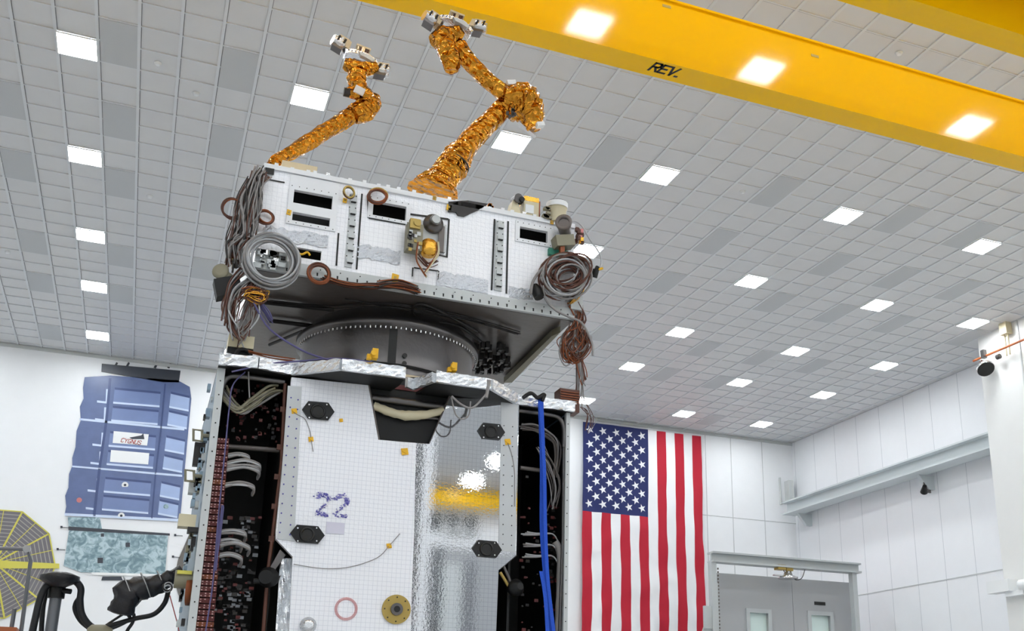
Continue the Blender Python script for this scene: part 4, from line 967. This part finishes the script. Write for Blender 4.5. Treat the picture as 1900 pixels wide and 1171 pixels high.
# ---------------------------------------------------------------- cable coils and harnesses
m_ = MB(); c = place(502, 486, .1)
for k in range(13):
    cc = c + Vector((rnd.uniform(-.022, .022), -.02 * (k % 4) , rnd.uniform(-.022, .022))); m_.torus(cc, (rnd.uniform(-.1, .1), 1, rnd.uniform(-.1, .1)), (37 + k * 1.25) * mpp(cc), .0088, 40, k % 3 // 2)
build(m_, 'hose_coil', ['cablelt', 'cable'], None, 'large neat coil of pale grey hose at the lower left corner of the white module', 'hose coil')
m_ = MB(); A = place(500, 487, .03)
m_.box(A - Vector((.11, .01, .07)), A + Vector((.13, .02, .1)), 0)
for i in range(24): q = A + Vector((rnd.uniform(-.1, .12), -.03, rnd.uniform(-.08, .08))); s_ = rnd.uniform(.01, .03); m_.box(q - Vector((s_, .02, s_ * .7)), q + Vector((s_, .01, s_ * .7)), rnd.choice((0, 0, 1, 2)))
build(m_, 'corner_latch', ['offwhite', 'cabledk', 'steel'], pm)
m_ = MB(); c = place(1048, 512, .12)
for k in range(34):
    cc = c + Vector((rnd.uniform(-.05, .05), rnd.uniform(-.08, .05), rnd.uniform(-.05, .05))); d = Vector((rnd.uniform(-.45, .45), 1, rnd.uniform(-.45, .45)))
    u_ = Vector((1, 0, .55)).normalized(); v_ = Vector((-.45, 0, 1)).normalized(); RA = rnd.uniform(.12, .235); RB = RA * rnd.uniform(.55, .85)
    pts = [cc + u_ * math.cos(a_ / 22 * 2 * math.pi) * RA + v_ * math.sin(a_ / 22 * 2 * math.pi) * RB + Vector((0, d.x * .1 * math.cos(a_ / 22 * 2 * math.pi), 0)) for a_ in range(22)]
    m_.tube(pts, rnd.uniform(.006, .011), 6, rnd.randrange(3), True)
m_.tube(smooth([place(x, y, .16) for x, y in ((985, 545), (990, 520), (1010, 495), (1040, 478), (1075, 476), (1095, 490))], 6), .012, 6)
m_.tube(smooth([place(x, y, .15) for x, y in ((1008, 530), (1012, 555), (1030, 575), (1055, 588), (1080, 600), (1098, 635), (1100, 660))], 6), .01, 6)
build(m_, 'cable_coil', ['cable', 'cablelt', 'brown'], None, 'thick tangled coil of grey cables hanging on the right end of the white module', 'cable coil')
m_ = MB().lathe(place(996, 540, .12), (.3, -.3, -1), [(-.06, .03), (0, .05), (.07, .045)], 14); build(m_, 'cable_plug', 'black', None, 'black round plug dangling left of the tangled grey cable coil', 'plug')
def small_coil(x, y, rpx, label, mats_, o=.05, n=6, r=.007, name='wire_coil', sq=1.):
    m_ = MB(); c = place(x, y, o); coil(m_, c, (rnd.uniform(-.2, .2), 1, rnd.uniform(-.2, .2)), rpx * mpp(c), r, n, rnd, 0, sq, .1, len(mats_)); return build(m_, name, mats_, None, label, 'wire coil')
small_coil(432, 387, 20, 'copper wire loop sticking out left of the white module near its top', ['copper', 'brown'], .02, 5, .006)
small_coil(492, 403, 15, 'copper wire loop lying on the left edge of the module beside the grey harness', ['copper', 'brown'], .05, 7, .007)
small_coil(648, 357, 11, 'small gold-brown coil at the top edge of the module, above the left hinge strip', ['brass', 'brown'], .05, 6, .007)
small_coil(701, 364, 17, 'gold-brown wire coil hanging over the upper left corner of the module\'s second window', ['copper', 'brass', 'brown'], .06, 8, .008)
small_coil(592, 508, 20, 'brown wire coil at the module\'s lower edge just right of the pale grey hose coil', ['brown', 'copper'], .08, 9, .008)
# harness down the left corner
def harness(name, paths, label, mats_, seed, cat='wire harness'):
    r2 = random.Random(seed); m_ = MB()
    for pts, n, spr, rr, mi, nm in paths: wires(m_, [place(x, y, o) for x, y, o in pts], n, spr, rr, r2, mi, nm)
    return build(m_, name, mats_, None, label, cat)
harness('wire_harness', [([(485, 322, .05), (468, 350, .08), (462, 390, .1), (455, 430, .08), (438, 460, .06), (436, 490, .05)], 52, .055, .0075, 0, 4), ([(470, 330, .05), (448, 370, .05), (440, 410, .05), (428, 450, .05), (428, 480, .05)], 12, .04, .005, 0, 4), ([(478, 330, .1), (478, 370, .1), (470, 410, .1), (462, 440, .1)], 22, .035, .007, 0, 4)],
        'thick bundle of grey and brown wires running down the left corner of the white module', ['cable', 'cabledk', 'cable', 'brown'], 3)
harness('wire_harness', [([(470, 520, .05), (440, 545, .05), (428, 575, .05), (430, 605, .05), (445, 630, .05)], 18, .05, .006, 0, 3), ([(480, 530, .05), (470, 560, .05), (465, 595, .05), (450, 625, .05)], 18, .06, .005, 0, 3), ([(450, 500, .05), (430, 530, .05), (420, 570, .05), (422, 600, .05)], 9, .03, .008, 0, 3)],
        'loose grey-brown wires hanging below the large hose coil down to the satellite deck', ['cable', 'brown', 'cablelt'], 5)
harness('wire_harness', [([(455, 545, .1), (470, 540, .12), (490, 545, .1), (480, 560, .1), (460, 550, .1)], 22, .035, .005, 0, 3), ([(478, 555, .08), (490, 575, .08), (505, 595, .05)], 8, .03, .005, 3, 1)],
        'tangle of orange and violet wires just under the large pale hose coil', ['copper', 'goldlite', 'brown', 'purple'], 6)
harness('wire_harness', [([(600, 515, .06), (640, 528, .07), (690, 530, .07), (740, 530, .07), (775, 540, .06)], 12, .022, .006, 0, 3), ([(700, 528, .08), (740, 524, .08), (775, 535, .08)], 8, .02, .006, 0, 3)],
        'brown wire bundle running along the lower front edge of the white module', ['brown', 'copper', 'cabledk'], 8)
harness('wire_harness', [([(1068, 560, 0), (1075, 595, 0), (1065, 615, 0), (1050, 640, 0), (1062, 665, 0), (1085, 640, 0), (1075, 615, 0)], 40, .06, .006, 0, 3), ([(1070, 585, 0), (1070, 640, 0), (1078, 690, 0), (1080, 710, 0)], 9, .035, .005, 0, 3)],
        'brown tangle of wires hanging from the right end of the module down to the deck', ['brown', 'copper', 'cable'], 9)
harness('wire_harness', [([(1058, 560, .05), (1075, 545, .05), (1080, 525, .05)], 10, .03, .006, 0, 2)], 'short yellow-tipped wires at the module\'s lower right corner', ['goldlite', 'cable'], 10)
m_ = MB(); m_.tube(smooth([place(x, y, .1) for x, y in ((470, 560), (500, 610), (560, 650), (610, 668))], 6), .008, 6); m_.tube(smooth([place(x, y, .1) for x, y in ((430, 690), (500, 675), (560, 670), (625, 665), (690, 672))], 6), .007, 6)
build(m_, 'violet_cable', 'purple', None, 'thin violet cable slanting from the hose coil down to the foil deck edge', 'cable')
m_ = MB(); m_.tube(smooth([place(x, y, .36) for x, y in ((905, 705), (905, 725), (893, 742), (875, 757), (855, 750), (838, 735))], 6), .009, 6); m_.tube(smooth([place(x, y, .34) for x, y in ((838, 738), (845, 768), (858, 778), (870, 770), (873, 745))], 6), .006, 6); m_.cyl(place(908, 706, .35), place(902, 738, .36), .014)
build(m_, 'hanging_cable', 'cable', None, 'grey cable looping down over the deck edge above the upper right hexagonal port', 'cable')
# lens and black box hanging off the left side
c = place(412, 508, .0)
t = thing('side_camera', c, 'dark round-lens camera with black box sticking out left of the module', 'camera')
build(MB().lathe(c, (-.4, -1, .1), [(-.12, .05), (0, .055), (.04, .065), (.05, .06), (.05, .03)], 20).cyl(c + Vector((.02, .0, -.06)), c + Vector((.05, 0, .0)), .05), 'lens_barrel', 'olive', t)
c2 = place(422, 535, .0); build(MB().obox(c2, (.09, 0, .035), (0, .06, 0), (-.02, 0, .07)), 'black_box', 'void', t)
c3 = place(436, 485, .03); m_ = MB()
for i in range(10): q = c3 + Vector((rnd.uniform(-.03, .03), rnd.uniform(-.02, .02), rnd.uniform(-.05, .05))); m_.box(q - Vector((.014, .014, .014)), q + Vector((.014, .014, .014)), rnd.choice((0, 1)))
build(m_, 'gold_fitting', ['goldlite', 'cream'], t)
# corner block lower right of module
m_ = MB(); A = place(1068, 560, .02); m_.box(A - Vector((.05, .02, .08)), A + Vector((.06, .05, .05)), 0).cyl(place(1050, 552, .03), place(1050, 552, .06), .03, mi=1); build(m_, 'corner_bracket', ['offwhite', 'cabledk'], pm)

# blue lifting sling
bs = thing('lifting_sling', F0(1003, 735, .1), 'bright blue lifting sling hanging down over the right open bay', 'sling')
def strap(pts, wd, o, n=6):
    sp = smooth([F0(x, y, o) for x, y in pts], n); mb = MB(); vs = []
    for q in sp: vs += [q + Vector((-wd / 2, 0, 0)), q + Vector((wd / 2, 0, 0)), q + Vector((wd / 2, .006, 0)), q + Vector((-wd / 2, .006, 0))]
    fs = [(i * 4 + k, i * 4 + (k + 1) % 4, (i + 1) * 4 + (k + 1) % 4, (i + 1) * 4 + k) for i in range(len(sp) - 1) for k in range(4)]; fs += [(3, 2, 1, 0), tuple(len(vs) - 4 + k for k in range(4))]
    mb.add(vs, fs); return mb
build(strap([(1003, 737), (1007, 860), (1007, 980), (1014, 1080), (1022, 1190)], .048, .12), 'strap', 'blue', bs)
build(strap([(1003, 745), (1010, 870), (1012, 980), (1017, 1080), (1030, 1190)], .03, .16), 'strap', 'blue', bs)
build(strap([(1004, 1060), (1012, 1110), (1017, 1190)], .03, .19), 'strap', 'blue', bs)
m_ = MB(); m_.tube(smooth([F0(x, y, .14) for x, y in ((970, 738), (985, 730), (998, 738), (1010, 732), (1006, 744))], 6), .016, 6, crumple=.2); build(m_, 'sling_wrap', 'black', bs)

# ---------------------------------------------------------------- robotic arms
def foil_tube(pts, rad, seg=18, amp=.10, sub=12):
    P_ = smooth(pts, sub); N_ = len(P_); rr = []
    for i in range(N_):
        t_ = i / (N_ - 1) * (len(rad) - 1); k = min(int(t_), len(rad) - 2); f_ = t_ - k; rr.append(rad[k] * (1 - f_) + rad[k + 1] * f_)
    return MB().tube(P_, rr, seg, 0, False, crumple=amp, sm=False)
def arm_seg(name, par, pts, Y, rpx, m='gold', amp=.10, seg=15, sub=8):
    W_ = [at(x, y, Y) for x, y in pts]; return build(foil_tube(W_, [r_ * mpp(W_[0]) for r_ in rpx], seg, amp, sub), name, m, par)
def effector(par, cx_, cy_, Y, s, flip=1):
    """silver tool plate with a centre T-shaped grapple and two side camera pods"""
    c = at(cx_, cy_, Y); k = mpp(c) * s; X = Vector((1, 0, -.16)); Z = Vector((.16, 0, 1)); Yv = Vector((0, 1, 0))
    # scalloped rim plate: two thin layers over a thicker hub
    top = [(-30, 3), (-18, 9), (-4, 11), (12, 11), (26, 5), (33, -2), (30, -6), (14, 4), (0, 5), (-16, 2), (-27, -4)]
    bp_ = MB().prism([c + X * a_ * k + Z * b_ * k - Yv * .07 for a_, b_ in top], Yv * .14)
    bp_.prism([c + X * a_ * k + Z * b_ * k - Yv * .10 for a_, b_ in ((-6, 5), (12, 6), (24, 0), (20, -5), (8, -2), (-2, -1))], Yv * .05, 1)
    for a_ in range(-24, 30, 6): bp_.cyl(c + X * a_ * k + Z * (8 - abs(a_) * .18) * k - Yv * .072, c + X * a_ * k + Z * (8 - abs(a_) * .18) * k - Yv * .08, 1.1 * k, seg=6, mi=2)
    build(bp_, 'tool_plate', ['silver', 'offwhite', 'greymetal'], par)
    g_ = MB().obox(c + Z * 17 * k, X * 6 * k, Yv * .03, Z * 6 * k, 0).obox(c + Z * 17 * k - Yv * .035, X * 3 * k, Yv * .01, Z * 7 * k, 2).obox(c + Z * 26 * k, X * 13 * k, Yv * .035, Z * 1.7 * k, 1)
    g_.obox(c + Z * 12 * k, X * 12 * k, Yv * .04, Z * 2.2 * k, 1).obox(c + X * 9 * k + Z * 21 * k, X * 1.5 * k, Yv * .03, Z * 5 * k, 0).obox(c - X * 9 * k + Z * 21 * k, X * 1.2 * k, Yv * .03, Z * 4 * k, 2)
    build(g_, 'grapple_head', ['brown', 'beige', 'steel'], par)
    for sx in (-1, 1):
        q = c + X * sx * 42 * k + Z * (2 + (12 if sx * flip < 0 else -10)) * k - Yv * .03
        A_ = (X * sx + Yv * -.35).normalized(); B_ = (Z + X * .2).normalized()
        pd = MB().lathe(q, A_, [(-9 * k, 9 * k), (-6 * k, 12 * k), (7 * k, 13 * k), (9 * k, 10 * k), (14 * k, 10 * k)], 18, 0)
        pd.obox(q - A_ * 14 * k + B_ * 3 * k, A_ * 5 * k, Yv * .05, B_ * 8 * k, 1).obox(q - A_ * 4 * k + B_ * 14 * k, A_ * 10 * k, Yv * .03, B_ * 1.5 * k, 1).obox(q - B_ * 13 * k, A_ * 10 * k, Yv * .05, B_ * 2.5 * k, 3)
        for a_ in (-8, -2, 4): pd.obox(q + A_ * a_ * k - Yv * 11 * k + B_ * 2 * k, A_ * 1.8 * k, Yv * 2.5 * k, B_ * 5 * k, 4 if a_ != -2 else 2)
        pd.obox(q + A_ * -1 * k - Yv * 12 * k - B_ * 5 * k, A_ * 5 * k, Yv * k, B_ * 1.5 * k, 2)
        pd.cyl(c + X * sx * 22 * k, q - A_ * 8 * k, 5 * k, mi=3)
        build(pd, 'camera_pod', ['steel', 'beige', 'white', 'greymetal', 'black'], par)
YA = -7.05
a1 = thing('robotic_arm', at(812, 365, YA), 'larger gold foil-wrapped robotic arm with thick elbow, on top of the module at centre', 'robotic arm')
arm_seg('arm_base', a1, [(806, 362), (812, 345), (820, 330), (830, 312)], YA, [46, 38, 27, 23], amp=.12)
arm_seg('base_joint', a1, [(818, 338), (832, 318), (846, 296), (858, 278)], YA, [26, 29, 28, 23], amp=.1)
arm_seg('upper_arm', a1, [(848, 292), (880, 255), (918, 216), (935, 198)], YA, [23, 21, 20, 18], amp=.06)
arm_seg('elbow', a1, [(930, 186), (950, 186), (972, 192), (984, 215), (993, 240)], YA - .03, [20, 33, 36, 27, 13], amp=.14)
arm_seg('forearm', a1, [(945, 178), (915, 158), (885, 130), (858, 100), (848, 85)], YA - .05, [18, 15, 15, 17, 18], amp=.06)
arm_seg('wrist_joint', a1, [(838, 132), (836, 112), (828, 90), (812, 70)], YA - .1, [11, 18, 20, 14], amp=.14)
arm_seg('wrist_roll', a1, [(805, 78), (822, 70), (845, 66), (858, 72)], YA - .08, [14, 20, 18, 10], amp=.14)
build(MB().torus(at(845, 303, YA), at(858, 280, YA) - at(832, 320, YA), 27 * mpp(at(845, 303, YA)), .008), 'strap', 'cabledk', a1)
for x, y, s_ in ((948, 155, 8), (1002, 232, 7)):
    c = at(x, y, YA - .12); k = mpp(c); build(MB().obox(c, Vector((1, 0, .3)) * s_ * k, (0, .03, 0), Vector((-.3, 0, 1)) * s_ * .55 * k), 'white_patch', 'white', a1)
m_ = MB(); c = at(943, 208, YA - .12); 
for i in range(7): q = c + Vector((rnd.uniform(-.02, .06), -.02, rnd.uniform(-.06, .03))); m_.box(q - Vector((.012, .012, .015)), q + Vector((.012, .012, .015)))
build(m_, 'connector_cluster', 'cabledk', a1)
build(MB().obox(at(978, 240, YA), Vector((.09, 0, -.06)), (0, .03, 0), Vector((.006, 0, .012))), 'elbow_bracket', 'steel', a1)
effector(a1, 842, 50, YA - .08, 1.05, -1)
YS = -6.0
a2 = thing('robotic_arm', (at(515, 300, YS).x, YS, MZ1), 'smaller gold foil-wrapped robotic arm at the left end of the module', 'robotic arm')
arm_seg('arm_base', a2, [(498, 318), (505, 306), (518, 296), (532, 288)], YS, [10, 10, 13, 12], amp=.14)
arm_seg('upper_arm', a2, [(522, 293), (560, 272), (600, 247), (640, 222), (668, 205)], YS, [11, 14, 15, 16, 17], amp=.1)
arm_seg('elbow', a2, [(655, 212), (675, 203), (690, 192), (697, 178)], YS - .03, [17, 22, 18, 9], amp=.14)
arm_seg('forearm', a2, [(688, 192), (680, 182), (668, 168), (662, 150), (664, 135)], YS - .05, [16, 17, 16, 17, 17], amp=.1)
arm_seg('wrist_joint', a2, [(643, 172), (655, 172), (668, 178)], YS - .08, [9, 12, 10], amp=.1)
arm_seg('wrist_roll', a2, [(638, 118), (655, 124), (678, 128), (700, 126)], YS - .05, [9, 15, 14, 9], amp=.15)
build(MB().cyl((at(510, 305, YS).x, YS, MZ1), at(510, 303, YS), .07), 'pedestal', 'gold', a2)
build(MB().cyl(at(697, 178, YS - .05), at(704, 198, YS - .05), .025), 'elbow_cap', 'olive', a2)
c = at(667, 168, YS - .16); k = mpp(c); build(MB().obox(c, Vector((1, 0, -.3)) * 9 * k, (0, .01, 0), Vector((.3, 0, 1)) * 7 * k), 'white_patch', 'white', a2)
c = at(645, 172, YS - .1); build(MB().cyl(c - Vector((.04, 0, 0)), c + Vector((.02, 0, 0)), .045), 'dark_cap', 'cabledk', a2)
effector(a2, 668, 112, YS, 1.02, 1)
# small gold fitting on the module top
p = F0(908, 384, -.05); m_ = MB(); 
for i in range(6): q = p + Vector((rnd.uniform(-.03, .03), 0, rnd.uniform(-.015, .02))); m_.box(q - Vector((.014, .014, .014)), q + Vector((.014, .014, .014)))
build(m_, 'gold_fitting', 'gold', pm)

# ---------------------------------------------------------------- foreground left: cable stand, sleeve, pipe frame
YC = -6.5
def Cc(x, y): return at(x, y, YC)
p = Cc(108, 1080); q = Cc(97, 1171)
cs = thing('cable_stand', (q.x, YC, 0), 'grey post with black saddle holding up thick black cables at the lower left', 'cable stand')
build(MB().cyl((q.x, YC, .02), (p.x, YC, p.z), .042, seg=16).cyl((q.x, YC, 0), (q.x, YC, .03), .3, seg=24), 'post', 'post', cs)
c = Cc(113, 1071) + Vector((0, -.09, 0))
build(MB().lathe(c - Vector((0, 0, .035)), (0, 0, 1), [(-.05, .05), (-.03, .09), (0, .14), (.03, .14), (.055, .08), (.06, .01)], 20), 'saddle', 'bagblk', cs)
build(MB().cyl((p.x, YC, c.z - .16), (p.x, YC, c.z - .06), .06).cyl((p.x + .02, YC - .02, c.z - .1), (p.x + .1, YC - .05, c.z - .11), .02), 'clamp', 'black', cs)
m_ = MB()
m_.tube(smooth([Cc(x, y) + Vector((0, -.04, 0)) for x, y in ((55, 1200), (66, 1150), (76, 1110), (90, 1086), (112, 1078), (136, 1078), (150, 1092), (149, 1115), (152, 1140), (165, 1160), (185, 1172))], 7), .026, 10)
m_.tube(smooth([Cc(x, y) + Vector((0, .05, 0)) for x, y in ((75, 1200), (77, 1150), (82, 1110), (96, 1076), (120, 1064), (142, 1078), (150, 1100), (140, 1118), (139, 1132), (150, 1152), (170, 1168))], 7), .018, 10)
build(m_, 'cable_bundle', 'rubber', None, 'thick black cables draped over the saddle of the grey post at lower left', 'cable')
m_ = MB(); m_.tube(smooth([at(x, y, -6.9) for x, y in ((180, 1168), (215, 1158), (250, 1148), (285, 1140), (305, 1120), (312, 1098))], 7), .018, 8)
m_.tube(smooth([at(x, y, -6.9) for x, y in ((180, 1172), (210, 1165), (240, 1150), (238, 1140), (248, 1140), (246, 1155), (236, 1171), (232, 1190))], 7), .013, 8)
m_.tube(smooth([at(x, y, -6.9) for x, y in ((190, 1165), (220, 1145), (245, 1130), (262, 1112))], 7), .009, 8)
m_.lathe(at(181, 1178, -6.9), (1, 0, .1), [(-.07, .05), (-.04, .075), (.05, .07), (.1, .04)], 14, 1)
build(m_, 'cable_bundle', ['rubber', 'olive'], None, 'thinner black cables curving from the lower edge up to the black sleeve', 'cable')
m_ = MB().tube(smooth([at(x, y, -6.95) for x, y in ((338, 1058), (318, 1070), (300, 1082), (270, 1090), (245, 1096), (232, 1112), (222, 1140))], 6), [.045] * 6 + [.06] * 6 + [.075] * 6 + [.085] * 6 + [.095] * 6 + [.085] * 6 + [.045], 14, crumple=.14)
sl_ = build(m_, 'wrapped_boom', 'bagblk', None, 'boom in a black wrapping reaching left from the satellite side', 'boom')
m_ = MB(); 
for x, y in ((238, 1092), (270, 1086), (298, 1076)): m_.torus(at(x, y, -6.95), (1, 0, .5), .098 if x < 290 else .07, .004)
build(m_, 'tie_cord', 'cablelt', sl_)
m_ = MB(); c = at(310, 1090, -7.05); coil(m_, c, (0, 1, 0), .035, .006, 6, rnd, 0, 1, .3, 2); m_.tube([at(315, 1105, -7.05), at(330, 1160, -7.05), at(335, 1190, -7.05)], .004, 5, 2)
build(m_, 'boom_wires', ['cablelt', 'cabledk', 'printred'], sl_)
YP = -5.5
def Pp(x, y): return at(x, y, YP)
a, b, c = Pp(-40, 1017), Pp(50, 1019), Pp(57, 1040)
fr_ = thing('pipe_frame', (c.x, YP, 0), 'thin dark grey pipe frame in front of the printed solar array at the left edge', 'frame')
build(MB().tube([a, b, Vector((c.x, YP, c.z)), Vector((Pp(54, 1171).x, YP, 0))], .017, 8), 'pipe', 'post', fr_)
build(MB().lathe(b, (0, -1, 0), [(-.03, .03), (.03, .03)], 12), 'pipe_joint', 'cablelt', fr_)
build(MB().cyl(Pp(27, 1130), (Pp(24, 1171).x, YP, 0), .017), 'pipe', 'post', fr_)
build(MB().box((Pp(-60, 1165).x, YP - .1, 0), (Pp(33, 1166).x, YP + .3, Pp(10, 1165).z)), 'red_cabinet', 'orangepipe', None, 'reddish brown box top at the very bottom left corner', 'box')
